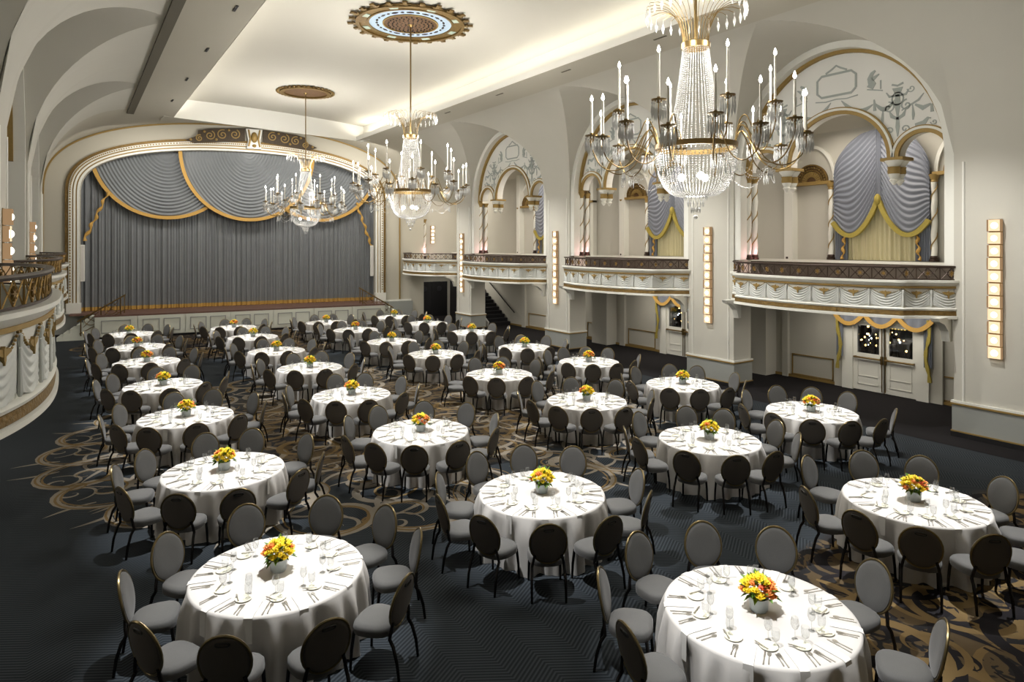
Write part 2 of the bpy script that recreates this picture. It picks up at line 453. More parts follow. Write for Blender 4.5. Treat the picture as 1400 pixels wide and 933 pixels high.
c.add([(3.6, -8, 10), (3.6, 31.7, 10), (3.6, 31.7, 10.22), (3.6, -8, 10.22)], [(0, 1, 2, 3)])
c.add([(12.5, -8, 10), (12.5, 33.5, 10), (12.5, 33.5, 10.22), (12.5, -8, 10.22)], [(0, 1, 2, 3)])
c.add([(3.2, 31.62, 10), (12.95, 33.59, 10), (12.95, 33.59, 11), (3.2, 31.62, 11)], [(0, 1, 2, 3)])
c.add([(3.2, -8, 10), (3.2, 33, 10), (3.2, 33, 11), (3.2, -8, 11)], [(0, 1, 2, 3)]); c.add([(12.95, -8, 10), (12.95, 34, 10), (12.95, 34, 11), (12.95, -8, 11)], [(0, 1, 2, 3)])  # white trough walls added behind the cove strips to catch their light
c.build('trim_12', M['fascia'], kind='structure')
c = MB()
# gentle barrel
def ceil_z(x): return 10.93-.035*((x-8.05)/5.5)**2*4
c.grid(lambda u, v: (1.6+12.9*u, -8+45*v, ceil_z(1.6+12.9*u)), 24, 4)
c.build('ceiling', M['ceil'], kind='structure')
c = MB(); c.box(1.83, -8, 9.93, 2.08, 31.5, 9.995)
c.build('trim_13', M['track'], kind='structure')
for side_x, lab in ((3.13, 'left'), (12.97, 'right')):
    for i, y in enumerate((4.2, 8.2, 12.2, 16.2, 20.1, 24.1, 28.0)):
        s = MB(); s.box(side_x-.03, y-.22, 9.985, side_x+.03, y+.22, 9.999)
        s.build('light_slot', M['black'] if lab == 'left' else M['track'], smooth=0, cat='ceiling slot', group='spotlight slots in the soffit',
                label='%s slot in the %s ceiling soffit, %s from the camera' % ('dark spotlight' if lab == 'left' else 'faint spotlight', lab, ('first','second','third','fourth','fifth','sixth','seventh')[i]))

# gallery and aisle behind the piers
def gallery(tf, tag, left):
    w = MB(tf)
    if left: w.box(20.2, -8, 0, 20.4, 38.5, 9.2)          # back wall, both storeys
    else:
        w.box(20.2, -8, 2.1, 20.4, 38.5, 9.2)
        for y0, y1 in ((-8, 9.01), (10.85, 16.68), (18.52, 38.5)): w.box(20.2, y0, 0, 20.4, y1, 2.1)
    w.build('wall_aisle_'+tag, M['wall'], kind='structure')
    w = MB(tf); w.box(17.3, -8, 2.85, 20.2, 37.5, 3.1)
    w.box(17.35, -8, 2.72, 17.75, 37.5, 2.86)
    w.build('trim_14' if not left else 'trim_15', M['white'], kind='structure')
    w = MB(tf)
    w.grid(lambda u, v: (17.85+2.35*u, -8+46*v, 8.1+1.25*sin(pi*u)**.7 if 0 < u < 1 else 8.1), 12, 2)
    w.build('trim_16' if not left else 'trim_17', M['vault'], kind='structure')
gallery(None, 'right', False)
gallery(MIR, 'left', True)
w = MB(); w.box(-4.3, -8.2, 0, 20.4, -8, 11.2); w.build('wall_back', M['wall'], kind='structure')
# aisle end wall with the black doorway
w = MB()
w.box(16.95, 36.3, 0, 17.35, 36.5, 9); w.box(19.5, 36.3, 0, 20.2, 36.5, 9); w.box(17.35, 36.3, 2.15, 19.5, 36.5, 9)
w.build('wall_end', M['wall'], kind='structure')
# ---------------------------------------------------------------- proscenium
def arch_z(s, o=0, spring=6.8, hw=7.29, h=2.65):
    q = abs(s-8.13)/(hw+o)
    return spring+(h+o)*max(0, 1-q**2.2)**.343 if q < 1 else None
S3 = lambda x, y, z: FPT(x, z, y)          # (s, toward the audience, z) -> world
w = MB(S3)
w.box(-1.2, -.4, 0, .84, 0, 11.3); w.box(15.42, -.4, 0, 18.4, 0, 11.3)
ss = [8.13-7.29*cos(pi*i/60) for i in range(61)]
for a, b in zip(ss[:-1], ss[1:]):
    za, zb = arch_z(a) or 6.8, arch_z(b) or 6.8
    for off in (0, -.4): w.add([(a, off, za), (b, off, zb), (b, off, 11.3), (a, off, 11.3)], [(0, 1, 2, 3)])
    w.add([(a, 0, za), (b, 0, zb), (b, -.4, zb), (a, -.4, za)], [(0, 1, 2, 3)])
w.build('wall_far', M['soffit'], kind='structure')
def arch_curve(o, hw=7.29, h=2.65, zb=1.6, spring=6.8):
    L = [(8.13-(hw+o), zb)]
    for i in range(81):
        a = pi*i/80; c_ = cos(a); q = abs(c_)
        L.append((8.13-(hw+o)*c_, spring+(h+o)*max(0, 1-q**2.2)**.343))
    L.append((8.13+(hw+o), zb)); return L
def band(name, o0, o1, t0, t1, m, hw=7.29, h=2.65, zb=1.6, scallop=0):
    A = arch_curve(o0, hw, h, zb); B = arch_curve(o1, hw, h, zb); g = MB(S3)
    for i in range(len(A)-1):
        q = [(A[i][0], t0, A[i][1]), (A[i+1][0], t0, A[i+1][1]), (B[i+1][0], t0, B[i+1][1]), (B[i][0], t0, B[i][1])]
        p = [(x, t1, z) for x, _, z in q]
        g.add(q+p, [(4, 5, 6, 7), (0, 1, 5, 4), (3, 7, 6, 2), (0, 3, 2, 1)])
    return g.build(name, m, kind='structure', smooth=25)
band('trim_18', 0, .10, -.1, .10, M['white'])
band('trim_19', .10, .16, -.0, .06, M['goldflat'])
band('trim_20', .16, .24, -.0, .12, M['white'])
band('trim_21', .24, .30, -.0, .06, M['goldflat'])
band('trim_22', .30, .44, -.0, .18, M['white'])
band('trim_23', .44, .58, -.0, .14, M['carvedgold'])
band('trim_24', 0, .07, -.0, .07, M['goldflat'], hw=8.72, h=4.0, zb=1.2)
# leaf-and-dart teeth riding on the arch
g = MB(S3); A = arch_curve(.37, zb=1.7); acc = 0
for (x0, z0), (x1, z1) in zip(A[:-1], A[1:]):
    L = hypot(x1-x0, z1-z0); n = int(L/.14)+1
    for k in range(n):
        t = k/n; x, z = x0+(x1-x0)*t, z0+(z1-z0)*t
        g.box(x-.03, .17, z-.03, x+.03, .22, z+.03)
g.build('trim_25', M['goldflat'], kind='structure', smooth=0)
g = MB(S3)
for a, b in ((.32, .9), (15.38, 16.0)): g.box(a, -.1, 1.13, b, .22, 1.62)
g.box(-1.2, -.05, 1.08, .9, .05, 1.18); g.box(15.4, -.05, 1.08, 17.6, .05, 1.18)
g.build('trim_26', M['white'], kind='structure')
g = MB(S3); g.box(-1.2, 0, .12, 1.4, .04, 1.08); g.box(15.4, 0, .12, 17.7, .04, 1.08); g.build('trim_27', M['dado'], kind='structure')
g = MB(S3); g.box(-1.2, 0, 0, 1.4, .05, .12); g.box(15.4, 0, 0, 17.7, .05, .12); g.build('baseboard_far', M['black'], kind='structure')

# crest over the arch: keystone cartouche and two carved scroll panels
def spiral_pts(cx, cy, r, a0, hand, turns=1.6, n=26):
    return [(cx+r*(1-t*.9)*cos(a0+hand*t*turns*2*pi), cy+r*(1-t*.9)*sin(a0+hand*t*turns*2*pi)) for t in frange(0, 1, n)]
cr = thing('carved_crest', 'dark gilded scroll crest with a central cartouche above the stage arch', 'ornament', FPT(8.75, 10.1, .2))
LC = lambda f: (lambda x, y, z: (x*cos(TH)-y*sin(TH), -x*sin(TH)-y*cos(TH), z))
LS = lambda x, y, z: (x*cos(TH)-y*sin(TH), -x*sin(TH)-y*cos(TH), z)
for sg in (-1, 1):
    p = MB(LS)
    poly = [(sg*.45, -.10), (sg*2.9, -.38), (sg*3.3, -.22), (sg*2.75, .02), (sg*2.7, .3), (sg*2.2, .42), (sg*.45, .55)]
    p.prism(poly, lambda x, z: (x, -.05, z), lambda x, z: (x, .05, z))
    pn = p.build('scroll_panel', M['crestdark'], cr)
    q = MB(LS)
    for cx, cz, r, h in ((.95, .22, .26, 1), (1.55, .16, .27, -1), (2.15, .08, .25, 1), (2.65, -.1, .18, -1)):
        q.ribbon(spiral_pts(sg*cx, cz, r, 1.2, h*sg), .05, lambda x, z: (x, .05, z), lambda x, z: (x, .09, z))
    for cx, cz in ((1.25, .42), (1.85, -.12), (2.42, .26), (3.05, -.2)): q.ball((sg*cx, .08, cz), .07, 8, 5)
    q.build('gilt_scroll', M['goldflat'], pn)
k = MB(LS)
k.prism([(-.42, .55), (.42, .55), (.30, -.05), (.36, -.5), (-.36, -.5), (-.30, -.05)], lambda x, z: (x, -.05, z), lambda x, z: (x, .2, z))
k.build('keystone', M['white'], cr)
k = MB(LS)
k.ball((0, .22, .1), .17, 12, 8, 1.7); k.tube([(-.28, .22, .5), (-.2, .27, 0), (-.28, .22, -.4)], .045, 6); k.tube([(.28, .22, .5), (.2, .27, 0), (.28, .22, -.4)], .045, 6)
k.ball((0, .24, -.35), .11, 10, 6, .8)
k.build('cartouche', M['goldflat'], cr)

# stage
st = thing('stage', 'raised wooden stage with white panelled front below the grey curtain', 'stage', FPT(8.5, 0, 1.0))
p = MB(LS); p.box(-6.85, -1.6, 1.05, 7.0, .9, 1.13); p.box(-8.0, -1.8, 1.05, 7.3, -.2, 1.128)
p.build('stage_floor', M['stagewood'], st, smooth=0)
p = MB(LS); p.box(-6.85, -1.4, .10, 7.0, .84, 1.05); p.build('stage_core', M['panelwhite'], st, smooth=0)
p = MB(LS); p.box(-6.8, .5, 0, 6.95, .80, .10); p.build('toe_kick', M['black'], st, smooth=0)
xs = [-6.85, -5.1, -3.05, -1.0, 1.05, 3.1, 5.15, 7.0]
for i in range(7):
    a, b = xs[i]+.015, xs[i+1]-.015
    p = MB(LS); p.box(a, .84, .12, b, .90, 1.05); pn = p.build('front_panel', M['panelwhite'], st, smooth=0)
    ins = [(a+.25, b-.25)] if i in (0, 6) else [(a+.2, (a+b)/2-.08), ((a+b)/2+.08, b-.2)]
    for u0, u1 in ins:
        q = MB(LS)
        for x0, z0, x1, z1 in ((u0, .85, u1, .89), (u0, .28, u1, .32), (u0, .32, u0+.04, .85), (u1-.04, .32, u1, .85)): q.box(x0, .90, z0, x1, .925, z1)
        q.build('panel_moulding', M['dado'], pn, smooth=0)

def stair_rail(s0, hand, label):
    t = thing('stage_handrail', label, 'handrail', FPT(s0, 0, 1.75))
    X = lambda s: hand*s
    for s, zt in ((.15, .95), (.95, 1.42), (1.75, 1.95), (1.9, 2.05)):
        q = MB(LS); q.tube([(X(s), 0, max(.2, zt-.85)), (X(s), 0, zt)], .025, 6); q.build('post', M['brass'], t)
    q = MB(LS); q.tube([(X(0), 0, .87), (X(1.95), 0, 2.07)], .035, 6); q.build('top_rail', M['brass'], t)
    q = MB(LS); q.tube([(X(.1), 0, .30), (X(1.9), 0, 1.35)], .02, 6); q.build('lower_rail', M['brass'], t)
    q = MB(LS)
    for cs in (.55, 1.35):
        cz = .62+cs*.6
        q.tube([(X(cs+.26*cos(a)), 0, cz+.26*sin(a)) for a in frange(0, 2*pi, 16)], .016, 5, False)
        q.tube([(X(cs-.3), 0, cz-.35), (X(cs+.3), 0, cz+.35)], .014, 5); q.tube([(X(cs-.3), 0, cz+.2), (X(cs+.3), 0, cz-.2)], .014, 5)
    q.build('scrollwork', M['brass'], t)
stair_rail(.95, 1, 'brass scrollwork handrail climbing to the left end of the stage')
stair_rail(16.0, -1, 'brass scrollwork handrail at the right end of the stage')
for s0, hand, lab in ((.05, 1, 'left'), (17.1, -1, 'right')):
    t = thing('stage_steps', 'short carpeted flight of steps up to the %s end of the stage' % lab, 'steps', FPT(s0, 0, 1.1))
    for i in range(6):
        q = MB(LS); a = hand*(.1+i*.26)
        q.box(min(a, a+hand*.26), -.7, 0, max(a, a+hand*.26), .6, .18*(i+1)); q.build('step', M['panelwhite'], t, smooth=0)

# main curtain
R = random.Random(5); phs = [(R.uniform(5, 30), R.uniform(0, 6), R.uniform(.2, 1)) for _ in range(7)]
def pleat(s):
    return .05*sin(s*21+1.8*sin(s*1.7)+sin(s*5.1))+.03*sin(s*47+2*sin(s*2.3))+.03*sin(s*8.3)
cu = MB(LS)
cu.grid(lambda u, v: (-7.8+15.6*u, pleat(-7.8+15.6*u)*(1-.3*v), 1.33+8.2*v), 900, 2)
sc = cu.build('stage_curtain', M['satin'], smooth=60); sc.location = FPT(8.2, 0, -.75)
sc['label'] = 'full-width grey satin stage curtain hanging in fine vertical pleats'; sc['category'] = 'curtain'
hm = MB(LS); hm.grid(lambda u, v: (-7.8+15.6*u, pleat(-7.8+15.6*u)+.02, 1.14+.19*v), 900, 1)
hm.build('gold_hem', M['fringe'], sc, smooth=60)

def swag(cx, W, D, off, label, nf=21, hi=9.55, trims=(0.0, pi)):
    t = thing('swag_valance', label, 'swag', FPT(cx, hi, off), group='swags of the stage curtain')
    def pt(u, v):
        ph = pi*u; r = .03+.97*v
        fold = .042*sin(2*pi*nf*v*(1+.05*sin(ph*3))+.9*sin(ph))*(.35+.65*sin(ph))*min(1, v*3)
        return (-W*r*cos(ph), .25*sin(ph)*v+fold, -D*r*sin(ph)**.92+.05*r)
    g = MB(LS); g.grid(pt, 48, nf*10); g.build('drapery', M['satin2'], t, smooth=60)
    q = MB(LS); pts = [pt(u, 1) for u in frange(trims[0]/pi, trims[1]/pi, 48)]
    q.ribbon([(p[0], p[2]) for p in pts], .17, lambda x, z: (x, .22, z), lambda x, z: (x, .30, z)); q.build('gold_trim', M['fringe'], t, smooth=40)
swag(4.6, 3.4, 3.75, -.62, 'grey satin swag with gold edge at the left of the stage opening', trims=(0, 2.2))
swag(12.3, 3.35, 3.75, -.62, 'grey satin swag with gold edge at the right of the stage opening', trims=(.95, pi))
swag(8.55, 3.35, 3.8, -.42, 'grey satin swag with gold edge in the middle, lapping over its neighbours')
def tail(s0, z0, s1, z1, label):
    g = MB(LS); n = 30; pts = []
    for i in range(n+1):
        t = i/n; pts.append((s0+(s1-s0)*t+.05*sin(t*26), .02*cos(t*26), z0+(z1-z0)*t))
    g.tube(pts, [.05+.03*sin(i*1.3)+.02*i/n for i in range(n+1)], 7)
    o = g.build('tassel_cord', M['fringe']); o.location = FPT(0, 0, -.35); o['label'] = label; o['category'] = 'cord'
tail(2.0, 7.1, .98, 4.65, 'twisted gold cord hanging at the left edge of the stage curtain')
tail(14.4, 6.9, 15.3, 4.3, 'twisted gold cord hanging at the right edge of the stage curtain')
for s, z0, lab in ((.93, 2.65, 'left'), (15.28, 2.6, 'right')):
    t = thing('vertical_light_strip', 'slim white vertical strip light at the %s edge of the stage opening' % lab, 'strip light', FPT(s, z0, -.3))  # vertical strip light, built as a plain white casing that does not emit
    q = MB(LS); q.box(-.09, -.05, 0, .09, .08, 1.8); q.build('casing', M['white'], t, smooth=0)
    q = MB(LS); q.box(-.06, .08, .05, .06, .09, 1.75); q.build('strip_face', M['napkin'], t, smooth=0)
    q = MB(LS); q.box(-.03, -.3, .85, .03, -.05, .95); q.build('bracket', M['legmetal'], t, smooth=0)

# ---------------------------------------------------------------- balconies
def make_balcony(y0, y1, left, label, raillabel, detail=True):
    zc, zr, apex, endx = (3.86, 4.2, 16.35, 16.95) if left else (3.64, 3.98, 15.72, 16.2)
    tf = (lambda x, y, z: (2*XM-x, y, z)) if left else None
    P = [(17.3, y0-.02)]
    n = 40
    if left:
        for i in range(n+1):
            q = -1+2*i/n; P.append((17.1-(17.1-apex)*max(0, 1-abs(q)**2.6)**.8, y0+(y1-y0)*(i/n)))
    else:
        P += [(17.1, y0), (16.95, y0+.12), (16.7, y0+.42), (16.45, y0+.62), (16.25, y0+.70), (16.2, y0+.71)]
        for i in range(1, n):
            q = -1+2*i/n; P.append((16.2-(16.2-apex)*(1-q*q), y0+.71+(y1-y0-1.5)*i/n))
        P += [(16.2, y1-.79), (16.45, y1-.72), (16.75, y1-.5), (17.0, y1-.2), (17.1, y1)]
    P.append((17.3, y1+.02))
    cum = [0]
    for a, b in zip(P[:-1], P[1:]): cum.append(cum[-1]+hypot(b[0]-a[0], b[1]-a[1]))
    TL = cum[-1]
    def at(s, out=0):
        s = min(max(s, 0), TL); i = 0
        while i < len(cum)-2 and cum[i+1] < s: i += 1
        t = (s-cum[i])/((cum[i+1]-cum[i]) or 1); a, b = P[i], P[i+1]
        x, y = a[0]+(b[0]-a[0])*t, a[1]+(b[1]-a[1])*t
        s0, s1 = max(0, s-.12), min(TL, s+.12)
        def raw(q):
            j = 0
            while j < len(cum)-2 and cum[j+1] < q: j += 1
            tt = (q-cum[j])/((cum[j+1]-cum[j]) or 1); return (P[j][0]+(P[j+1][0]-P[j][0])*tt, P[j][1]+(P[j+1][1]-P[j][1])*tt)
        A, B = raw(s0), raw(s1); dx, dy = B[0]-A[0], B[1]-A[1]; l = hypot(dx, dy) or 1
        return (x-dy/l*out, y+dx/l*out) if True else None
    # outward is towards the hall (smaller x): tangent runs +y, so normal = (-dy, dx)
    NS = 110
    def ext(name, prof, m, par, smooth=40):
        g = MB(tf); vs = []
        k = len(prof)
        for i in range(NS+1):
            for o, z in prof:
                x, y = at(TL*i/NS, o); vs.append((x, y, z))
        g.add(vs, [(i*k+j, i*k+(j+1) % k, (i+1)*k+(j+1) % k, (i+1)*k+j) for i in range(NS) for j in range(k)])
        return g.build(name, m, par, smooth=smooth)
    b = thing('balcony', label, 'balcony', (0, 0, 0))
    # floor slab
    g = MB(tf); inner = 17.4
    for z in (2.76, 3.1):
        vs = []
        for i in range(NS+1):
            x, y = at(TL*i/NS, -.02); vs += [(x, y, z), (inner, y, z)]
        g.add(vs, [(2*i, 2*i+1, 2*i+3, 2*i+2) for i in range(NS)])
    g.build('floor_slab', M['white'], b, smooth=0)
    ext('fascia', [(-.08, 2.76), (0, 2.76), (0, zc-.14), (-.08, zc-.14)], M['white'], b)
    ext('lower_lip', [(0, 2.74), (.09, 2.74), (.09, 2.80), (0, 2.82)], M['white'], b)
    ext('gold_band', [(0, 2.82), (.06, 2.82), (.05, 2.92), (0, 2.93)], M['carvedgold'], b)
    ext('bead_moulding', [(0, 2.93), (.05, 2.93), (.07, 2.97), (.03, 3.0), (0, 3.0)], M['white'], b)
    ext('cornice', [(-.1, zc-.14), (.03, zc-.14), (.12, zc-.05), (.12, zc), (-.1, zc)], M['white'], b)
    ext('gold_fillet', [(0, zc-.19), (.05, zc-.19), (.05, zc-.14), (0, zc-.14)], M['goldflat'], b)
    zt = zc-.20; zb = 3.0; H = zt-zb
    npan = max(6, int(round(TL/.68))); pw = TL/npan
    for k in range(npan):
        s0 = k*pw
        if k in (0, npan-1) and not left: pass
        def sw(u, v):
            s = s0+pw*(.04+.92*u); e = 4*u*(1-u)
            ztop = zt-.01-H*.20*e**.8; zbot = zb+.16*H-.16*H*e**.6
            z = ztop+(zbot-ztop)*v
            L = v+.55*(1-e)*(.3+.7*v)
            f = (.012*sin(2*pi*5.2*L)+.018)*(.25+.75*e**.5)
            x, y = at(s, .012+f); return (x, y, max(z, zb))
        g = MB(tf); g.grid(sw, 18, 44); g.build('plaster_swag', M['swagplaster'], b, smooth=60)
        # gilt eagle / flower above the swag
        sc_ = s0+pw/2
        def R2(o): return lambda a, z: (*at(sc_+a, o), z)
        g = MB(tf); zz = zt-.13*H/.5
        for sg in (1, -1):
            g.prism([(sg*.0, zz+.03), (sg*.06, zz+.05), (sg*.13, zz+.035), (sg*.10, zz+.0), (sg*.03, zz-.03), (0, zz-.03)], R2(.02), R2(.055))
        g.prism([(-.022, zz+.04), (0, zz+.07), (.022, zz+.04), (.018, zz-.06), (0, zz-.11), (-.018, zz-.06)], R2(.02), R2(.06))
        g.build('eagle_ornament', M['goldflat'], b, smooth=0)
        for sg in (1, -1):
            g = MB(tf)
            for q in frange(0, 1, 5):
                x, y = at(sc_+sg*(.14+(pw*.46-.14)*q), .03); zz2 = zz+.01+(zt-.02-zz)*q**1.2
                g.ball((x, y, zz2), .012 if not left else .017, 6, 4)
            g.build('garland', M['goldflat'], b, kind='stuff')
        g = MB(tf); x, y = at(s0, .035); g.lathe([(.0, -.02), (.028, -.04), (.03, -.1), (.014, -.16)], (x, y, zt), 7)
        g.lathe([(.014, 0), (.03, .04), (.018, .2*H/.5), (.012, H*.7)], (x, y, zb+.02), 7); g.build('drop_post', M['swagplaster'] , b)
    # support console under each end
    for yy in (() if left else (y0+.05, y1-.05-.18)):
        g = MB(tf)
        g.prism([(17.15, 2.78), (16.45, 2.78), (16.5, 2.7), (16.75, 2.62), (16.95, 2.45), (17.02, 2.2), (17.15, 2.2)], lambda x, z: (x, yy, z), lambda x, z: (x, yy+.18, z))
        g.build('console', M['white'], b, smooth=30)
    # railing
    r = thing('balcony_railing', raillabel, 'railing', (0, 0, 0))
    ext('top_rail', [(-.06, zr-.035), (-.02, zr-.05), (.03, zr-.05), (.05, zr-.02), (.03, zr), (-.04, zr)], M['bronze'], r)
    ext('bottom_rail', [(-.02, zc+.01), (.02, zc+.01), (.02, zc+.035), (-.02, zc+.035)], M['bronze'], r)
    npn = max(8, int(round(TL/.52))); w_ = TL/npn; z0, z1 = zc+.03, zr-.05
    for k in range(npn):
        s0 = k*w_; g = MB(tf)
        F3 = lambda a, z: (*at(s0+a, 0), z)
        g.tube([F3(0, z0), F3(0, z1)], .012, 5)
        g.tube([F3(.03, z0), F3(w_/2, z1)], .009, 4); g.tube([F3(w_/2, z1), F3(w_-.03, z0)], .009, 4)
        g.tube([F3(.03, z1), F3(w_/2, z0)], .009, 4); g.tube([F3(w_/2, z0), F3(w_-.03, z1)], .009, 4)
        g.tube([F3(w_/2+.085*cos(a)*1.1, (z0+z1)/2+.085*sin(a)) for a in frange(0, 2*pi, 10)], .009, 4, False)
        pn = g.build('railing_panel', M['bronze'] if not left else M['railgold'], r)
        g = MB(tf); zm = (z0+z1)/2
        for a in frange(0, 2*pi, 8)[:-1]:
            rr = .075
            g.prism([(w_/2+.012*cos(a+1.57), zm+.012*sin(a+1.57)), (w_/2+rr*cos(a), zm+rr*sin(a)), (w_/2-.012*cos(a+1.57), zm-.012*sin(a+1.57))], lambda a_, z: (*at(s0+a_, -.012), z), lambda a_, z: (*at(s0+a_, .015), z))
        g.build('gilt_rosette', M['railgold'], pn, smooth=0)
    return b
BAYS = [(6.87, 13.0), (14.82, 21.1), (22.75, 29.2), (30.75, 36.3)]
nm = ('nearest', 'second', 'third', 'farthest')
for i, (a, b_) in enumerate(BAYS):
    make_balcony(a, b_, False, 'white balcony front with plaster swags and gilt eagles, %s bay on the right' % nm[i],
                 'dark bronze railing with gold rosettes on the %s right-hand balcony' % nm[i])
    if i < 3: make_balcony(a, b_, True, 'bowed white balcony front with plaster drapery, %s on the left' % nm[i],
                 'bronze and gilt lattice railing on the %s left-hand balcony' % ('nearest', 'second', 'third')[i])
# ---------------------------------------------------------------- triple-arch screens in the gallery openings
def screen(y0, y1, left, label):
    tf = MIR if left else None
    yc = (y0+y1)/2; hw = (y1-y0)/2-.16; R0, R1, oc, zsp = 1.40, .58, 2.22, 6.72
    t = thing('arch_screen', label, 'arch screen', (0, 0, 0))
    def zb(d):
        a = abs(d)
        if a < R0: return zsp+sqrt(R0*R0-a*a)*.98
        if abs(a-oc) < R1: return zsp+sqrt(R1*R1-(a-oc)**2)
        return zsp
    def ztop(d): return ZS+(VB-.25)*sqrt(max(0, 1-(d/(hw+.02))**2))
    ds = set()
    for i in range(61): ds.add(round(-hw+2*hw*i/60, 4))
    for c_, r in ((0, R0), (-oc, R1), (oc, R1)):
        for i in range(25): ds.add(round(max(-hw, min(hw, c_-r*cos(pi*i/24))), 4))
    ds = sorted(ds); g = MB(tf); X0, X1 = 17.5, 17.85
    for a, b in zip(ds[:-1], ds[1:]):
        if b-a < 1e-4: continue
        e = 1e-4
        za, zb_, ta, tb = zb(a+e), zb(b-e), ztop(a), ztop(b)
        ta, tb = max(ta, za), max(tb, zb_)
        for X in (X0, X1): g.add([(X, yc+a, za), (X, yc+b, zb_), (X, yc+b, tb), (X, yc+a, ta)], [(0, 1, 2, 3)])
        g.add([(X0, yc+a, za), (X0, yc+b, zb_), (X1, yc+b, zb_), (X1, yc+a, za)], [(0, 1, 2, 3)])
    g.build('tympanum', M['tymp'], t, smooth=30)
    def ringpart(name, c_, r, w, x0, x1, m):
        g = MB(tf); n = 30
        pts = [(yc+c_-(r+w/2)*cos(pi*i/n), zsp+(r+w/2)*sin(pi*i/n)*.98) for i in range(n+1)]
        g.ribbon(pts, w, lambda y, z: (x0, y, z), lambda y, z: (x1, y, z)); g.build(name, m, t, smooth=30)
    for c_, r in ((0, R0), (-oc, R1), (oc, R1)):
        ringpart('gilt_archivolt', c_, r-.02, .10, 17.44, 17.52, M['goldflat'])
        ringpart('white_archivolt', c_, r+.08, .06, 17.42, 17.52, M['white'])
        ringpart('gold_arch_line', c_, r+.14, .035, 17.44, 17.52, M['goldflat'])
    for d in (-1.52, 1.52):
        g = MB(tf)
        g.box(17.38, yc+d-.28, 6.64, 17.95, yc+d+.28, 6.72); g.build('abacus', M['goldflat'], t, smooth=0)
        for xx in (17.52, 17.82):
            g = MB(tf); g.lathe([(.03, -.62), (.07, -.56), (.11, -.50), (.08, -.46), (.13, -.36), (.13, -.22), (.10, -.18), (.17, -.08), (.22, 0)], (xx, yc+d, 6.64), 12, capb=True)
            g.build('pendant_capital', M['white'], t)
            g = MB(tf); g.lathe([(.135, -.34), (.15, -.3), (.14, -.2), (.16, -.16)], (xx, yc+d, 6.64), 12); g.build('gilt_collar', M['goldflat'], t)
    # grisaille painting
    q = MB(tf); f0 = lambda y, z: (17.488, yc+y, z); f1 = lambda y, z: (17.5, yc+y, z)
    def rib(pts, w): q.ribbon(pts, w, f0, f1)
    zc = 8.93
    rib([(-.55, zc-.2), (-.42, zc-.32), (.42, zc-.32), (.55, zc-.2), (.55, zc+.16), (.42, zc+.28), (-.42, zc+.28), (-.55, zc+.16), (-.55, zc-.2)], .06)
    rib([(-.30, zc+.33), (-.12, zc+.42), (0, zc+.5), (.12, zc+.42), (.30, zc+.33)], .05)
    rib([(-.6, zc-.42), (-.3, zc-.46), (0, zc-.43), (.3, zc-.46), (.6, zc-.42)], .03)
    for sg in (1, -1):
        rib([(sg*(.15+.85*t_), 8.43-.24*sin(pi*t_)-.25*t_) for t_ in frange(0, 1, 10)], [.02+.13*sin(pi*i/10) for i in range(11)])
        rib([(sg*(1.05+.5*t_), 8.2-.20*sin(pi*t_)) for t_ in frange(0, 1, 8)], [.02+.10*sin(pi*i/8) for i in range(9)])
        rib([(sg*1.03, 8.3), (sg*1.05, 8.0)], [.03, .08])
        # seated griffin
        rib([(sg*.92, 8.62), (sg*.98, 8.72), (sg*.92, 8.88), (sg*.98, 9.0), (sg*1.06, 9.06)], [.18, .2, .13, .1, .05]); rib([(sg*.98, 8.84), (sg*1.16, 8.95)], [.12, .03])
        rib([(sg*.85, 8.60), (sg*1.25, 8.5)], .03); rib([(sg*1.2, 8.55), (sg*1.2, 8.78)], .035)
        # candelabrum with scrolls
        x0 = sg*1.62
        rib([(x0, 7.25), (x0, 7.5), (x0, 7.8), (x0, 8.1), (x0, 8.3), (x0, 8.5)], [.02, .1, .05, .16, .10, .26]); rib([(x0-.14, 8.6), (x0, 8.55), (x0+.14, 8.6)], .05); rib([(x0+.14*cos(a), 8.22+.16*sin(a)) for a in frange(0, 2*pi, 14)], .035)
        for h in (1, -1):
            rib(spiral_pts(x0+h*.22, 8.02, .15, 1.57, h, 1.3, 20), .035)
            rib(spiral_pts(x0+h*.18, 7.42, .12, -1.57, h, 1.3, 20), .03)
            rib([(x0, 7.7), (x0+h*.14, 7.78), (x0+h*.2, 7.92)], [.07, .09, .02]); rib([(x0+h*.36, 8.0), (x0+h*.38, 7.75), (x0+h*.37, 7.62)], [.02, .07, .03])
            rib([(x0, 8.3), (x0+h*.2, 8.3), (x0+h*.28, 8.42)], [.05, .06, .02])
        rib([(x0+sg*.42, 8.0), (x0+sg*.6, 7.88), (x0+sg*.78, 7.95)], [.05, .12, .05]); rib(spiral_pts(x0+sg*.33, 8.42, .10, 0, sg, 1.2, 16), .025); rib([(x0+sg*.8, 7.95), (x0+sg*.81, 7.75)], [.05, .08]); rib([(x0+sg*.1, 7.9), (x0+sg*.5, 8.1), (x0+sg*.62, 8.25)], [.03, .05, .02])
        rib([(x0+sg*.42, 7.48), (x0+sg*.62, 7.5), (x0+sg*.72, 7.62), (x0+sg*.78, 7.6)], [.08, .13, .06, .03]); rib(spiral_pts(x0+sg*.85, 7.5, .08, 0, sg, 1.2, 16), .025)
    q.build('painted_ornament', M['paintgrey'], t, smooth=0)
    return t
for i, (a, b_) in enumerate(BAYS[:3]):
    screen(a, b_, False, 'painted triple arch filling the %s right-hand gallery opening' % ('nearest', 'second', 'third')[i])

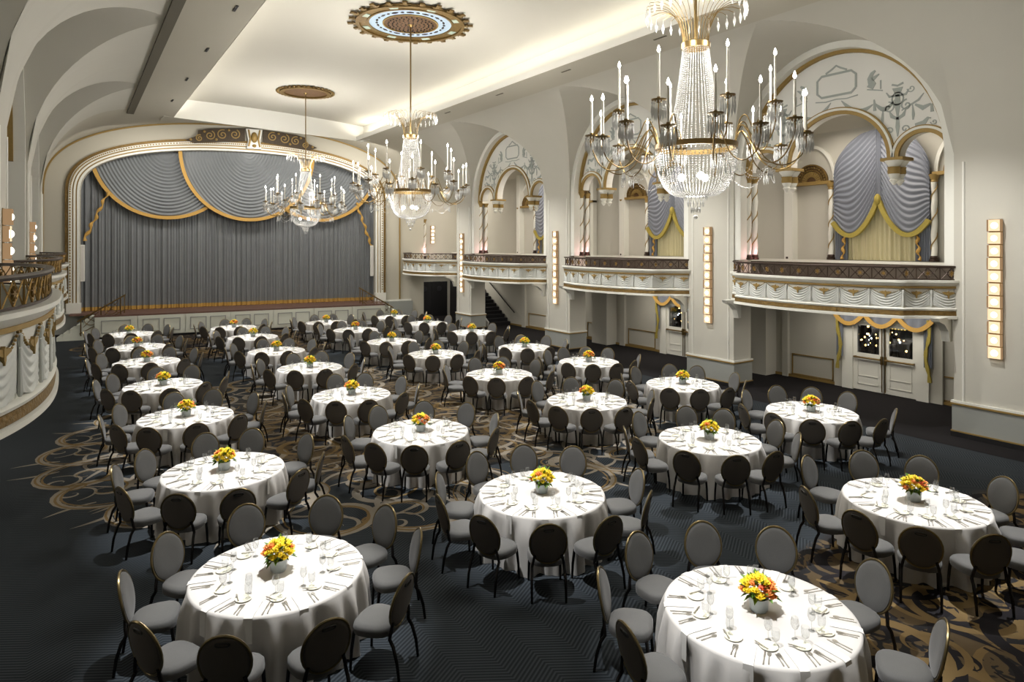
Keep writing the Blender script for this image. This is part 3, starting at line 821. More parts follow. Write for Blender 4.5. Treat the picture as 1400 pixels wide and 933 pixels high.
# spiral columns
pc = None
def spiral_column(x, y, z, label, r=.085, h=2.6):
    t = thing('spiral_column', label, 'column', (x, y, z), group='twisted gallery columns')
    def sh(u, v):
        a = 2*pi*u; zz = .16+(h-.36)*v; rr = r*(1+.16*sin(a-zz*9)); return (rr*cos(a), rr*sin(a), zz)
    g = MB(); g.grid(sh, 14, 46, closed=True); g.build('shaft', M['white'], t, smooth=70)
    g = MB(); g.tube([((r*.97)*cos(zz*9+4.7), (r*.97)*sin(zz*9+4.7), zz) for zz in frange(.18, h-.22, 60)], .018, 5); g.build('spiral_band', M['goldflat'], t)
    g = MB(); g.lathe([(.13, 0), (.13, .06), (.10, .08), (.115, .11), (.09, .16)], n=14); g.build('base', M['bronze'], t)
    g = MB(); g.lathe([(.085, h-.22), (.10, h-.19), (.085, h-.16), (.14, h-.04), (.15, h)], n=14, capt=True); g.build('capital', M['goldflat'], t)
for i, (a, b_) in enumerate(BAYS[:3]):
    w_ = ('nearest', 'second', 'third')[i]
    spiral_column(17.55, b_-.2, 4.0, 'white and gold spiral column, front of the pair at the far jamb, %s right gallery bay' % w_)
    spiral_column(17.87, b_-.2, 4.0, 'white and gold spiral column, rear of the pair at the far jamb, %s right gallery bay' % w_)
spiral_column(17.5, 36.05, 3.6, 'white and gold spiral column lit pink beyond the last right pier, left of two', .09, 2.4)
spiral_column(17.8, 36.05, 3.6, 'white and gold spiral column lit pink beyond the last right pier, right of two', .09, 2.4)
for (a, b_), w_ in zip(BAYS[:3], ('nearest', 'second', 'third')):
    yc = (a+b_)/2+.07
    for d, l in ((3.0, 'far end of the wall'), (1.53, 'left of the draped window'), (-1.47, 'right of the draped window')):
        if w_ == 'third' and l.startswith('right'): continue
        spiral_column(20.02, yc+d, 4.0, 'slim spiral column, %s, back of the %s gallery bay' % (l, w_), .075, 2.45)

# gallery back wall: ledge, cornice, fan lunettes, draped window
w = MB(); w.box(19.85, -8, 3.1, 20.2, 36.3, 3.9); w.build('trim_28', M['ledgebrown'], kind='structure', smooth=0)  # ledge front, plain dark brown below its white top
w = MB(); w.box(19.83, -8, 3.9, 20.2, 36.3, 3.98); w.build('trim_39', M['white'], kind='structure', smooth=0)
for i, ((a, b_), w_) in enumerate(zip(BAYS[:3], ('nearest', 'second', 'third'))):
    yc = (a+b_)/2+.07
    w = MB()
    for y0, y1 in ((yc+1.5, yc+3.1), (yc-3.1, yc-1.45)): w.box(19.92, y0, 6.42, 20.2, y1, 6.52)
    w.build('trim_%d' % (29+i), M['goldflat'], kind='structure', smooth=0)
    w = MB()
    # flat piers either side of the window and arch rings over the side panels
    w.box(19.9, yc+2.8, 3.9, 20.2, yc+3.1, 8.2); w.box(19.98, yc-3.1, 3.9, 20.2, yc-2.9, 8.2)
    for c_ in (2.25, -2.25):
        pts = [(yc+c_+.78*cos(x), 6.52+1.15*sin(x)) for x in frange(0, pi, 24)]
        w.ribbon(pts, .10, lambda y, z: (20.1, y, z), lambda y, z: (20.2, y, z))
    w.build('trim_%d' % (33+i), M['white'], kind='structure', smooth=0)
    for c_, l in ((2.25, 'left'), (-2.25, 'right')):
        f = thing('fan_lunette', 'gilded half-round fan relief, %s of the window in the %s gallery bay' % (l, w_), 'relief', (20.12, yc+c_, 6.53))
        g = MB(); g.prism([(.55*cos(x), .55*sin(x)) for x in frange(0, pi, 20)], lambda y, z: (0, y, z), lambda y, z: (.06, y, z)); g.build('backing', M['rust'], f, smooth=0)
        g = MB()
        for x in frange(.12, pi-.12, 12): g.ribbon([(.16*cos(x), .16*sin(x)), (.33*cos(x), .33*sin(x))], [.02, .06], lambda y, z: (-.04, y, z), lambda y, z: (0, y, z))
        g.build('fan_ribs', M['goldflat'], f, smooth=0)
        g = MB(); g.ribbon([(.38*cos(x), .38*sin(x)) for x in frange(0, pi, 20)], .035, lambda y, z: (-.05, y, z), lambda y, z: (0, y, z)); g.ribbon([(.55*cos(x), .55*sin(x)) for x in frange(0, pi, 20)], .05, lambda y, z: (-.06, y, z), lambda y, z: (0, y, z))
        for x in frange(.1, pi-.1, 14): g.ball((-.02, .46*cos(x), .46*sin(x)), .04, 7, 5)
        g.build('carved_rim', M['carvedgold'], f)
    # draped window
    d = thing('window_drapery', 'blue-grey swagged drapes over cream curtains in the %s right gallery bay' % w_, 'curtain', (19.95, yc, 3.98))
    if i == 2: pass
    g = MB(); g.grid(lambda u, v: (.16+.03*sin(u*95)+.015*sin(u*41), -1.05+2.1*u, .02+2.6*v), 160, 3); g.build('cream_curtain', M['sheer'], d, smooth=60)
    for sg in (1, -1):
        def sg_(u, v):
            # half of the tall arched swag, gathered at the centre
            edge = sg*(1.36 if v > .0 else 1.36)
            y = sg*(.03+1.36*u*(1-.0*v))
            ztop = 2.5+1.45*sqrt(max(0, 1-(u*.98)**2))
            zbot = 1.82-.78*sin(pi*min(1, u*.95))**.8-.42*u
            zz = ztop+(zbot-ztop)*v
            L = v*15+1.6*(1-u)-1.5*sin(pi*u)
            return (-.02-.05*sin(pi*u)+.022*sin(2*pi*L), y, zz)
        g = MB(); g.grid(sg_, 24, 150); g.build('swag', M['bluedrape'], d, smooth=60)
        g = MB(); pts = [(sg_(u, 1)[1], sg_(u, 1)[2]) for u in frange(0, 1, 22)]
        g.ribbon(pts, .13, lambda y, z: (-.12, y, z-.03), lambda y, z: (-.02, y, z-.03)); g.build('fringe', M['fringe2'], d, smooth=40)
        g = MB(); g.grid(lambda u, v: (.06+.03*sin(u*40), sg*(.98+.42*u), .02+2.0*v), 26, 2); g.build('side_panel', M['bluedrape'], d, smooth=60)
        g = MB(); g.tube([(-.0+.02*cos(k), sg*(1.02+.10*t_+.03*sin(k)), 1.0-.95*t_) for t_, k in ((i_/20, i_*1.1) for i_ in range(21))], [.035+.02*sin(i_) for i_ in range(21)], 7); g.build('braided_tie', M['fringe'], d)
    g = MB(); g.grid(lambda u, v: (-.05+.015*sin(u*19), -.07+.14*u, 1.9+2.05*v), 12, 2); g.build('centre_pleat', M['bluedrape'], d, smooth=60)
    g = MB(); g.ball((-.1, 0, 1.84), .10, 8, 6, 1.7); g.build('centre_tassel', M['fringe2'], d)

# ---------------------------------------------------------------- aisle under the gallery
def gold_frame(y0, y1, z0, z1, x, lab):
    t = MB()
    for a, b, c_, d in ((y0, z1-.035, y1, z1), (y0, z0, y1, z0+.035), (y0, z0, y0+.035, z1), (y1-.035, z0, y1, z1)): t.box(x-.03, a, b, x, c_, d)
    o = t.build('trim_%d' % lab, M['goldflat'], kind='structure', smooth=0)
n_ = 40
for y0, y1 in ((11.55, 13.0), (6.9, 8.6), (19.25, 20.85), (14.7, 15.9), (24.0, 25.4), (26.8, 28.4), (22.6, 23.6)):
    gold_frame(y0, y1, .10, .80, 20.2, n_); n_ += 1
w = MB(); w.box(20.14, -8, 0, 20.2, 36.3, .09); w.build('baseboard_right_aisle', M['goldflat'], kind='structure', smooth=0)
w = MB()
for y0, y1 in ((13.1, 13.3), (11.1, 11.45), (8.35, 8.7), (21.0, 21.3), (28.6, 28.9), (16.3, 16.6)): w.box(20.08, y0, 0, 20.2, y1, 2.72)
w.box(19.6, 13.6, 0, 20.2, 14.6, 2.72); w.box(19.6, 21.6, 0, 20.2, 22.6, 2.72)
w.build('trim_60', M['wall'], kind='structure', smooth=0)

def exit_doors(yc, n, w_):
    for sg, l in ((1, 'left'), (-1, 'right')):
        y0, y1 = sorted((yc+sg*.02, yc+sg*.92))
        d = MB(); d.box(20.08, y0, .02, 20.14, y1, 1.15); d.box(20.08, y0, 2.0, 20.14, y1, 2.1)
        d.box(20.08, y0, 1.15, 20.14, y0+.12, 2.0); d.box(20.08, y1-.12, 1.15, 20.14, y1, 2.0)
        o = d.build('door_%d' % n, M['white'], kind='structure', smooth=0)
        q = MB(); q.box(20.10, y0+.12, 1.15, 20.12, y1-.12, 2.0); q.build('glass_pane', M['pane'], o, smooth=0)
        q = MB(); q.tube([(20.0, y0+.05, 1.02), (20.0, y1-.05, 1.02)], .03, 8)
        for yy in (y0+.08, y1-.08): q.box(20.0, yy-.02, .99, 20.08, yy+.02, 1.05)
        q.build('push_bar', M['brass'], o)
        q = MB(); ye = y0+.03 if sg > 0 else y1-.03; q.tube([(20.05, ye, .05), (20.05, ye, 1.95)], .014, 6); q.box(20.02, ye-.03, .88, 20.08, ye+.03, 1.12); q.build('lock_rod', M['brass'], o)
        q = MB()
        for a, b, c_, e in ((y0+.14, .95, y1-.14, .97), (y0+.14, .2, y1-.14, .22), (y0+.14, .2, y0+.16, .95), (y1-.16, .2, y1-.14, .95), (y0+.14, .45, y1-.14, .47)): q.box(20.065, a, b, 20.08, c_, e)
        q.build('panel_moulding', M['white'], o, smooth=0); n += 1
    w = MB(); w.box(20.02, yc+.92, 0, 20.2, yc+1.25, 2.3); w.box(20.02, yc-1.25, 0, 20.2, yc-.92, 2.3); w.box(20.02, yc-1.25, 2.1, 20.2, yc+1.25, 2.35)
    w.build('trim_%d' % (61+n), M['white'], kind='structure', smooth=0)
    v = thing('door_valance', 'gold-fringed grey valance with trailing tails over the %s exit doors' % w_, 'valance', (19.93, yc, 2.3))
    def vf(u, v_):
        y = -1.45+2.9*u; sc_ = abs(sin(pi*(u*3)))**.8
        return (-.04*sin(u*60)*v_-.05*sc_, y, .22-(.14+.36*sc_)*v_)
    g = MB(); g.grid(vf, 60, 6); g.build('swagged_top', M['bluedrape'], v, smooth=60)
    g = MB(); g.ribbon([(vf(u, 1)[1], vf(u, 1)[2]+.02) for u in frange(0, 1, 60)], .12, lambda y, z: (-.10, y, z), lambda y, z: (-.05, y, z)); g.build('gold_fringe', M['fringe'], v, smooth=40)
    for sg in (1, -1):
        g = MB(); g.ribbon([(sg*(1.28+.05*sin(t_*8)), .05-1.75*t_) for t_ in frange(0, 1, 16)], [.05+.05*abs(sin(i_*.9)) for i_ in range(17)], lambda y, z: (-.06, y, z), lambda y, z: (.0, y, z)); g.build('tail', M['fringe2'], v, smooth=40)
        g = MB(); g.grid(lambda u, v_: (.02*sin(u*25), sg*(1.16+.22*u), .1-1.4*v_), 14, 2); g.build('side_drape', M['bluedrape'], v, smooth=60)
    return n
# cut real openings: panes look out through dark reveals
n2 = exit_doors(9.93, 1, 'nearest')
n2 = exit_doors(17.6, n2, 'second')
# the night city outside, seen through the doors
R = random.Random(9)
g = MB(); g.box(22, -20, -9.3, 140, 140, -9.2); g.build('wall_street_ground', M['city'], kind='structure', smooth=0)
for i in range(9):
    x, y, w_, h_ = R.uniform(88, 104), 38+i*8, R.uniform(5, 8), R.uniform(2.5, 6.5)
    t = thing('distant_building', 'dark distant city block with lit windows seen through the exit doors', 'building', (x, y, -9.2), group='night city blocks')
    g = MB(); g.box(-4, -w_/2, 0, 4, w_/2, h_); g.build('facade', M['city'], t, smooth=0)
    g = MB()
    for k in range(int(w_*2.2)):
        for j in range(int(h_/.9)):
            if R.random() < .45: g.box(-4.05, -w_/2+.2+k*.43, .4+j*.9, -4.02, -w_/2+.45+k*.43, .8+j*.9)
    if g.v: g.build('lit_windows', M['citywin'], t, smooth=0, kind='stuff')
for i in range(120):
    x = R.uniform(58, 92); y = x*(R.uniform(.43, .56) if i % 3 else R.uniform(.82, .93)); z = max(.4, 13.7-x*R.uniform(.118, .160))
    t = thing('street_lamp', 'small glowing street lamp in the night view through the exit doors', 'street lamp', (x, y, -9.2), group='street lamps outside')
    g = MB(); rr = x*.0011; g.ball((0, 0, z+.3), rr*R.uniform(.7, 1.6), 8, 6); g.build('lamp_globe', M['cityglow'] if R.random() < .7 else M['citywhite'], t)
    g = MB(); g.tube([(0, 0, 0), (0, 0, z+.25)], .03, 5); g.build('lamp_post', M['city'], t)

# black doorway at the aisle end, with round ports
d = thing('black_doors', 'tall black double doors with round porthole windows at the end of the aisle', 'door', (18.42, 36.25, 0))
for sg in (1, -1):
    g = MB(); x0, x1 = sorted((sg*.01, sg*1.06)); g.box(x0, -.02, 0, x1, .03, 2.14); lf = g.build('door_leaf', M['black'], d, smooth=0)
    g = MB(); g.prism([(sg*.5+.16*cos(a), 1.72+.16*sin(a)) for a in frange(0, 2*pi, 20)[:-1]], lambda x, z: (x, -.03, z), lambda x, z: (x, -.02, z)); g.build('porthole', mat('dim porthole glass', srgb(44, 42, 48), .3), lf, smooth=0)
# stair in the aisle
s_ = thing('aisle_staircase', 'dark carpeted staircase rising beside the back wall of the right aisle', 'stairs', (19.4, 30.0, 0))
for i in range(15):
    g = MB(); g.box(-.7, .1+i*.29, 0, .75, .1+(i+1)*.29, .18*(i+1)); g.build('step', M['ledge'], s_, smooth=0)
g = MB(); g.prism([(0.0, .25), (4.5, 3.0), (4.5, 2.7), (.1, 0)], lambda y, z: (-.78, y, z), lambda y, z: (-.70, y, z)); g.build('stringer', M['white'], s_, smooth=0)
g = MB(); g.tube([(.68, -.4, .72), (.68, 0, .95), (.68, 3.2, 2.85)], .03, 6); g.build('handrail', M['black'], s_)
t = thing('side_table', 'small dark side table at the foot of the aisle end wall', 'table', (19.75, 35.6, 0))
g = MB(); g.box(-.28, -.2, .68, .28, .2, .72); g.build('table_top', M['legmetal'], t, smooth=0)
for a in (-.24, .24):
    for b in (-.16, .16):
        g = MB(); g.box(a-.02, b-.02, 0, a+.02, b+.02, .68); g.build('leg', M['legmetal'], t, smooth=0)

# ---------------------------------------------------------------- wall sconces
def sconce(x, y, facing, z0, z1, w, label, n=11, d=.10):
    t = thing('wall_sconce', label, 'wall light', (x, y, z0), facing)          # local -x faces out
    g = MB(); g.box(-.02, -w/2-.01, 0, 0, w/2+.01, z1-z0); g.build('backplate', M['brass'], t, smooth=0)
    h = (z1-z0)/n
    for i in range(n):
        j = .012*(-1)**i; ww = w/2-.008*(i*7 % 3)
        g = MB(); g.box(-d-.012+j*.6, -ww, i*h+.02, -d+j*.6, ww, (i+1)*h-.012); pn = g.build('glass_panel', M['sconce'], t, smooth=0)
        g = MB(); g.ball((-d+.01, 0, (i+.5)*h), .072, 14, 9); g.build('lamp', M['sconcehot'], pn)
    for sg in (1, -1):
        g = MB(); yy = sg*w/2
        for i in range(n):
            e = .02*(i*5 % 3); g.box(-d-e, min(yy, yy+sg*.012), i*h+.01, -.01, max(yy, yy+sg*.012), (i+1)*h-.01)
        g.build('side_glass', M['sconceside'], t, smooth=0)
    return t
for y, l in ((6.03, 'nearest pier on the right'), (13.95, 'second pier on the right'), (22.0, 'third pier on the right'), (30.05, 'fourth pier on the right')):
    sconce(XR, y, 0, 1.92, 5.05, .24, 'tall glowing glass wall light on the %s' % l)
for y, l in ((13.93, 'nearer of the two seen on the left wall'), (21.94, 'farther of the two seen on the left wall')):
    sconce(2*XM-XR, y, pi, 1.92, 5.10, .24, 'tall glowing glass wall light, %s' % l)
sconce(18.45, 36.3, pi/2, 4.5, 5.62, .26, 'short glowing wall light on the gallery end wall by the stage', 5)

# ---------------------------------------------------------------- ceiling medallions
def medallion(x, y, r, label, rich):
    z = ceil_z(x)-.03
    t = thing('ceiling_medallion', label, 'ceiling medallion', (x, y, z))
    k = r/1.8
    def ringm(name, a, b, m, h0=.0, h1=-.03, par=t):
        g = MB(); g.lathe([(a*k, 0), (a*k, h1), (b*k, h1), (b*k, 0)], n=64); return g.build(name, m, par, smooth=25)
    if rich:
        g = MB(); g.lathe([(.01, -.06), (.3*k, -.07), (.55*k, -.05), (.72*k, -.02), (.78*k, -.01)], n=64); dm = g.build('dome', M['rust'], t, smooth=60)
        g = MB()
        for ring_, n in ((.16, 8), (.28, 14), (.40, 18), (.52, 24), (.64, 28)):
            for i in range(n):
                a = 2*pi*i/n+ring_*5; g.ball((ring_*k*cos(a), ring_*k*sin(a), -.065), .028, 6, 4, .6)
        g.build('pierced_pattern', M['black'], dm)
        ringm('inner_bead', .76, .80, M['goldflat'], h1=-.05); bl = ringm('blue_ring', .80, 1.18, M['blue'], h1=-.02)
        g = MB()
        for i in range(28):
            a = 2*pi*i/28; c_, s__ = cos(a), sin(a)
            L = .10 if i % 2 else .05
            g.prism([(c_*.96*k-s__*L, s__*.96*k+c_*L), (c_*1.0*k, s__*1.0*k), (c_*.96*k+s__*L, s__*.96*k-c_*L), (c_*.93*k, s__*.93*k)], lambda p, q: (p, q, -.04), lambda p, q: (p, q, -.02))
        g.build('painted_motifs', M['bronze'], bl, smooth=0)
        ringm('fret_ring', 1.18, 1.24, M['carvedgold'], h1=-.05); pr = ringm('panel_ring', 1.24, 1.46, M['carvedgold'], h1=-.03)
        for i in range(8):
            g = MB(); a0 = 2*pi*i/8
            q = [(cos(a0+e)*rr*k, sin(a0+e)*rr*k) for e, rr in ((-.09, 1.27), (-.09, 1.43), (.09, 1.43), (.09, 1.27))]
            g.prism(q, lambda p, q_: (p, q_, -.045), lambda p, q_: (p, q_, -.03))
            g.build('mint_panel', M['mint'], pr, smooth=0)
        ringm('outer_bead', 1.46, 1.56, M['carvedgold'], h1=-.08)
        NE = 24
        for i in range(NE):
            a = 2*pi*i/NE; g = MB(lambda p, q, z_, a=a: (p*cos(a)-q*sin(a), p*sin(a)+q*cos(a), z_))
            s2 = 1.0 if i % 2 == 0 else .72
            g.prism([(1.55*k, -.03), (1.66*k*1, -.16*s2), (1.64*k, -.04), ((1.6+.2*s2)*k, -.07), ((1.6+.2*s2)*k, .07), (1.64*k, .04), (1.66*k, .16*s2), (1.55*k, .03)], lambda p, q: (p, q, -.06), lambda p, q: (p, q, -.02))
            g.build('gilt_bird', M['carvedgold'], t, smooth=0)
    else:
        g = MB(); g.lathe([(.01, -.06), (.4*k, -.07), (.9*k, -.05), (1.25*k, -.02)], n=48); g.build('dome', M['rust'], t, smooth=60)
        ringm('carved_ring', 1.25, 1.5, M['carvedgold'], h1=-.08)
        g = MB()
        for i in range(36):
            a = 2*pi*i/36; g.ball((1.62*k*cos(a), 1.62*k*sin(a), -.03), .075, 6, 4, .5)
        g.build('scalloped_edge', M['carvedgold'], t)
CH = [(8.1, 6.87), (8.1, 17.3), (8.1, 27.6)]
medallion(8.1, 17.3, 1.8, 'large ceiling medallion with blue ring and gilt bird border', True)
medallion(8.1, 27.6, 1.25, 'smaller dark gilt ceiling medallion over the farthest chandelier', False)

# ---------------------------------------------------------------- chandeliers
def make_chandelier(loc, label):
    t = thing('chandelier', label, 'chandelier', (loc[0], loc[1], 0))
    TREE = []
    def B(g, name, m, par=None, smooth=35, kind=None):
        o = g.build(name, m, par or t, smooth, kind=kind)
        if par is None: TREE.append((o, []))
        else:
            for c_, gs in TREE:
                if c_ is par: gs.append(o)
        return o
    top = ceil_z(8.1)-.05
    g = MB(); g.tube([(0, 0, 7.6), (0, 0, top-.05)], .022, 8); g.lathe([(.02, -.1), (.10, -.04), (.12, .0)], (0, 0, top), 14); B(g, 'suspension_rod', M['brass'])
    g = MB(); g.lathe([(.19, 7.56), (.22, 7.56), (.225, 7.64), (.20, 7.66), (.19, 7.56)], n=28); B(g, 'crown_ring', M['brass'])
    NP = 30
    sp_ = MB()
    for i in range(NP):
        a = 2*pi*i/NP; pts = []
        for u in frange(0, 1, 8): r = .19+.56*u**1.9; z = 7.62+.62*sin(u*pi*.58)/.97; pts.append((r*cos(a), r*sin(a), z))
        sp_.tube(pts, .006, 4)
    crown = B(sp_, 'crown_plume', M['brass'])
    for i in range(NP):
        a = 2*pi*i/NP; x, y = .76*cos(a), .76*sin(a); g = MB(); g.octa((x, y, 8.10), .032, .10); g.tube([(x, y, 8.2), (x, y, 8.24)], .006, 4)
        B(g, 'crown_pendant', M['crystal'], smooth=0)
    # crystal column of bead strands
    g = MB(); n = 36
    for i in range(n):
        a = 2*pi*i/n
        for j in range(46):
            v = j/45; r = .20+.17*v+.05*v**3; z = 7.55-1.45*v
            g.octa((r*cos(a+.0*j), r*sin(a), z), .011, .015)
    B(g, 'column_bead_strands', M['crystal'], smooth=0, kind='stuff')
    g = MB(); g.lathe([(.60, 5.98), (.63, 5.98), (.635, 6.06), (.60, 6.06), (.60, 5.98)], n=48); ring = B(g, 'band_ring', M['brass'])
    g = MB(); n = 64
    for i in range(n):
        a = 2*pi*i/n
        for j in range(30):
            v = j/29; ph = v*pi/2; r = .60*cos(ph*.86)**.75+.02; z = 5.97-.72*sin(ph); g.octa((r*cos(a), r*sin(a), z), .013, .016)
    B(g, 'bowl_bead_strands', M['crystal'], smooth=0, kind='stuff')
    g = MB()
    for r, z, n in ((.17, 5.24, 18), (.12, 5.14, 14), (.07, 5.04, 9)):
        for i in range(n):
            a = 2*pi*i/n; g.octa((r*cos(a), r*sin(a), z), .016, .07)
    g.ball((0, 0, 4.92), .035, 8, 6); B(g, 'bottom_tassel', M['crystal'], smooth=0)
    g = MB()
    for a in (0, 2.1, 4.2): g.ball((.22*cos(a), .22*sin(a), 5.55), .06, 10, 8)
    B(g, 'bowl_lamp', M['innerlamp'])
    NC = 8
    for k in range(NC):
        a0 = 2*pi*(k+.35)/NC
        for da, r1, zc_, cl in ((-.20, 1.62, 6.22, .55), (.20, 1.58, 6.10, .55), (0, 1.22, 6.55, .68)):
            a = a0+da; ca, sa = cos(a), sin(a)
            def pt(r, z, b=0): return ((r)*cos(a0+(a-a0)*b), (r)*sin(a0+(a-a0)*b), z)
            g = MB()
            if da: pts = [pt(.62, 6.03), pt(.72, 6.28, .1), pt(.85, 6.15, .3), pt(1.02, 5.80, .6), pt(1.25, 5.66, .85), pt(1.48, 5.75, 1), pt(r1, zc_-.18, 1), pt(r1, zc_-.02, 1)]
            else: pts = [pt(.62, 6.03), pt(.70, 6.36), pt(.80, 6.42), pt(.90, 6.2), pt(1.0, 6.0), pt(1.13, 6.02), pt(r1, 6.25), pt(r1, zc_-.02)]
            P2 = []
            for i in range(len(pts)-1):
                for q in (0, .25, .5, .75):
                    p0, p1, p2, p3 = pts[max(0, i-1)], pts[i], pts[i+1], pts[min(len(pts)-1, i+2)]
                    P2.append(tuple(.5*(2*p1[m]+(p2[m]-p0[m])*q+(2*p0[m]-5*p1[m]+4*p2[m]-p3[m])*q*q+(3*p1[m]-p0[m]-3*p2[m]+p3[m])*q**3) for m in range(3)))
            P2.append(pts[-1])
            g.tube(P2, .010, 5); arm = B(g, 'candle_arm', M['brass'])
            cx, cy = r1*ca, r1*sa
            g = MB(); g.lathe([(.02, -.04), (.05, -.02), (.105, 0), (.11, .015), (.03, .02), (.025, .05)], (cx, cy, zc_), 14); B(g, 'drip_pan', M['brass'], arm)
            g = MB(); g.lathe([(.019, .02), (.017, cl)], (cx, cy, zc_), 8, capt=True); B(g, 'candle', M['candle'], arm)
            g = MB(); g.lathe([(.002, -.0), (.022, .025), (.024, .045), (.012, .085), (.002, .11)], (cx, cy, zc_+cl), 8); B(g, 'flame_bulb', M['bulb'], arm)
            g = MB()
            for i in range(14):
                b = 2*pi*i/14; g.octa((cx+.10*cos(b), cy+.10*sin(b), zc_-.035), .014, .024); g.octa((cx+.10*cos(b), cy+.10*sin(b), zc_-.16), .019, .11)
                if i % 2: g.octa((cx+.06*cos(b), cy+.06*sin(b), zc_-.21), .016, .10)
            B(g, 'prism_fringe', M['prism'], arm, smooth=0, kind='stuff')
        # festoon of beads and drops below the cluster
        g = MB(); an = 2*pi*(k+1.35)/NC
        for j in range(26):
            v = j/25; a = a0+(an-a0)*v; r = 1.15; z = 5.72-.30*sin(pi*v); g.octa((r*cos(a), r*sin(a), z), .011, .014)
        for j in range(18):
            v = j/17; r = .62+.55*v; z = 5.9-.2*v-.22*sin(pi*v); g.octa((r*cos(a0), r*sin(a0), z), .010, .013)
        for dx in (-.06, 0, .06): g.octa((1.15*cos(a0+dx), 1.15*sin(a0+dx), 5.52), .02, .09)
        B(g, 'bead_festoon', M['prism'], smooth=0, kind='stuff')
    reg(t, TREE)
    return t
c0 = make_chandelier(CH[0], 'crystal candle chandelier nearest the camera, its crown cut by the top edge')
dup(c0, (CH[1][0], CH[1][1], 0), .3, 'crystal candle chandelier hanging from the blue-ringed medallion')
dup(c0, (CH[2][0], CH[2][1], 0), .7, 'crystal candle chandelier farthest away, in front of the stage curtain')
# ---------------------------------------------------------------- prototypes at the tables
def chair_proto():
    t = thing('banquet_chair', 'x', 'chair'); tree = []
    def B(g, name, m, par=None, smooth=45):
        o = g.build(name, m, par or t, smooth)
        if par is None: tree.append((o, []))
        else: [gs.append(o) for c_, gs in tree if c_ is par]
        return o
    # seat: rounded, crowned cushion; +y faces the table
    def outline(a, k):
        c_, s_ = cos(a), sin(a); e = .72
        x = abs(c_)**e*(1 if c_ > 0 else -1)*.245*k; y = abs(s_)**e*(1 if s_ > 0 else -1)*.235*k
        return x*(1+.10*(y/.235)), y+.02
    g = MB(); prof = [(.90, .380), (.99, .392), (1.0, .43), (.99, .467), (.93, .487), (.75, .499), (.4, .505), (.02, .507)]
    n = 20; vs = [(*outline(2*pi*i/n, k), z) for k, z in prof for i in range(n)]
    fs = [(j*n+i, j*n+(i+1) % n, (j+1)*n+(i+1) % n, (j+1)*n+i) for j in range(len(prof)-1) for i in range(n)]+[tuple(range(n-1, -1, -1))]
    g.add(vs, fs+[tuple(7*n+i for i in range(n))]); B(g, 'seat', M['seatfab'])
    # oval back, leaning away from the table
    lean = radians(11)
    def bk(x, z, d):           # d: outward (towards -y)
        yy = -.215-(z-.46)*math.tan(lean)-d+.35*x*x
        return (x, yy, z)
    def oval(k, a): return (.228*k*cos(a), .715+.262*k*sin(a))
    def pad(name, m, d0, d1):
        g = MB(); n = 26; rings = [(1.0, d0), (.97, d0+(d1-d0)*.5), (.85, d0+(d1-d0)*.85), (.5, d1*1.05), (.03, d1*1.08)]
        vs = [bk(*oval(k, 2*pi*i/n), d) for k, d in rings for i in range(n)]
        g.add(vs, [(j*n+i, j*n+(i+1) % n, (j+1)*n+(i+1) % n, (j+1)*n+i) for j in range(len(rings)-1) for i in range(n)]+[tuple((len(rings)-1)*n+i for i in range(n))])
        return B(g, name, m)
    pad('backrest', M['seatfab'], .012, -.028)
    bp_ = pad('back_panel', M['backfab'], .012, .030)
    g = MB(); pts = [bk(*oval(1.03, a), .010) for a in frange(0, 2*pi, 26)]; g.tube(pts, .014, 6, False); B(g, 'back_frame', M['rim'])
    g = MB(); pts = []
    for a in frange(0, 2*pi, 16):
        c4, s4 = cos(a), sin(a); x = .062*abs(c4)**.6*(1 if c4 > 0 else -1); z = .905+.019*abs(s4)**.6*(1 if s4 > 0 else -1); pts.append(bk(x, z, .030))
    g.tube(pts, .009, 5, False); B(g, 'hand_grip', M['handle'], bp_)
    for sx in (1, -1):
        g = MB(); g.tube([(sx*.20, .20, .40), (sx*.21, .225, .2), (sx*.215, .235, .0)], [.019, .018, .015], 7); B(g, 'leg', M['legmetal'])
        g = MB(); g.tube([bk(sx*.17, .56, .02), (sx*.195, -.235, .46), (sx*.205, -.225, .40), (sx*.21, -.27, .33), (sx*.215, -.315, .18), (sx*.215, -.34, .0)], [.018, .019, .019, .019, .018, .015], 7); B(g, 'leg', M['legmetal'])
    reg(t, tree); return t
CHAIR = chair_proto(); chair_used = [False]

def simple_proto(name, cat, build):
    t = thing(name, 'x', cat); tree = []
    def B(g, nm, m, smooth=35):
        o = g.build(nm, m, t, smooth); tree.append((o, [])); return o
    build(B); reg(t, tree); return t
def b_wine(B):
    g = MB(); g.lathe([(.032, 0), (.030, .003), (.005, .008), (.004, .09)], n=10, capb=True); B(g, 'stem', M['glass'])
    g = MB(); g.lathe([(.005, .09), (.025, .105), (.037, .135), (.037, .165), (.029, .21)], n=12); B(g, 'bowl', M['glass'])
def b_goblet(B):
    g = MB(); g.lathe([(.034, 0), (.032, .004), (.008, .012), (.007, .04)], n=10, capb=True); B(g, 'stem', M['glass'])
    g = MB(); g.lathe([(.008, .04), (.032, .06), (.038, .10), (.036, .155)], n=12); B(g, 'bowl', M['glass'])
def b_plate(B):
    g = MB(); g.lathe([(.0, .004), (.052, .004), (.058, .007), (.082, .014), (.084, .012), (.055, .0), (.0, .0)], n=20); B(g, 'plate_body', M['plate'])
WINE = simple_proto('wine_glass', 'wine glass', b_wine)
GOB = simple_proto('water_goblet', 'water glass', b_goblet)
def single(name, cat, g, m):
    o = g.build(name, m, smooth=35); o['category'] = cat; return o
g = MB(); g.lathe([(.0, .004), (.052, .004), (.058, .007), (.082, .014), (.084, .012), (.055, .0), (.0, .0)], n=20); PLATE = single('bread_plate', 'plate', g, M['plate'])
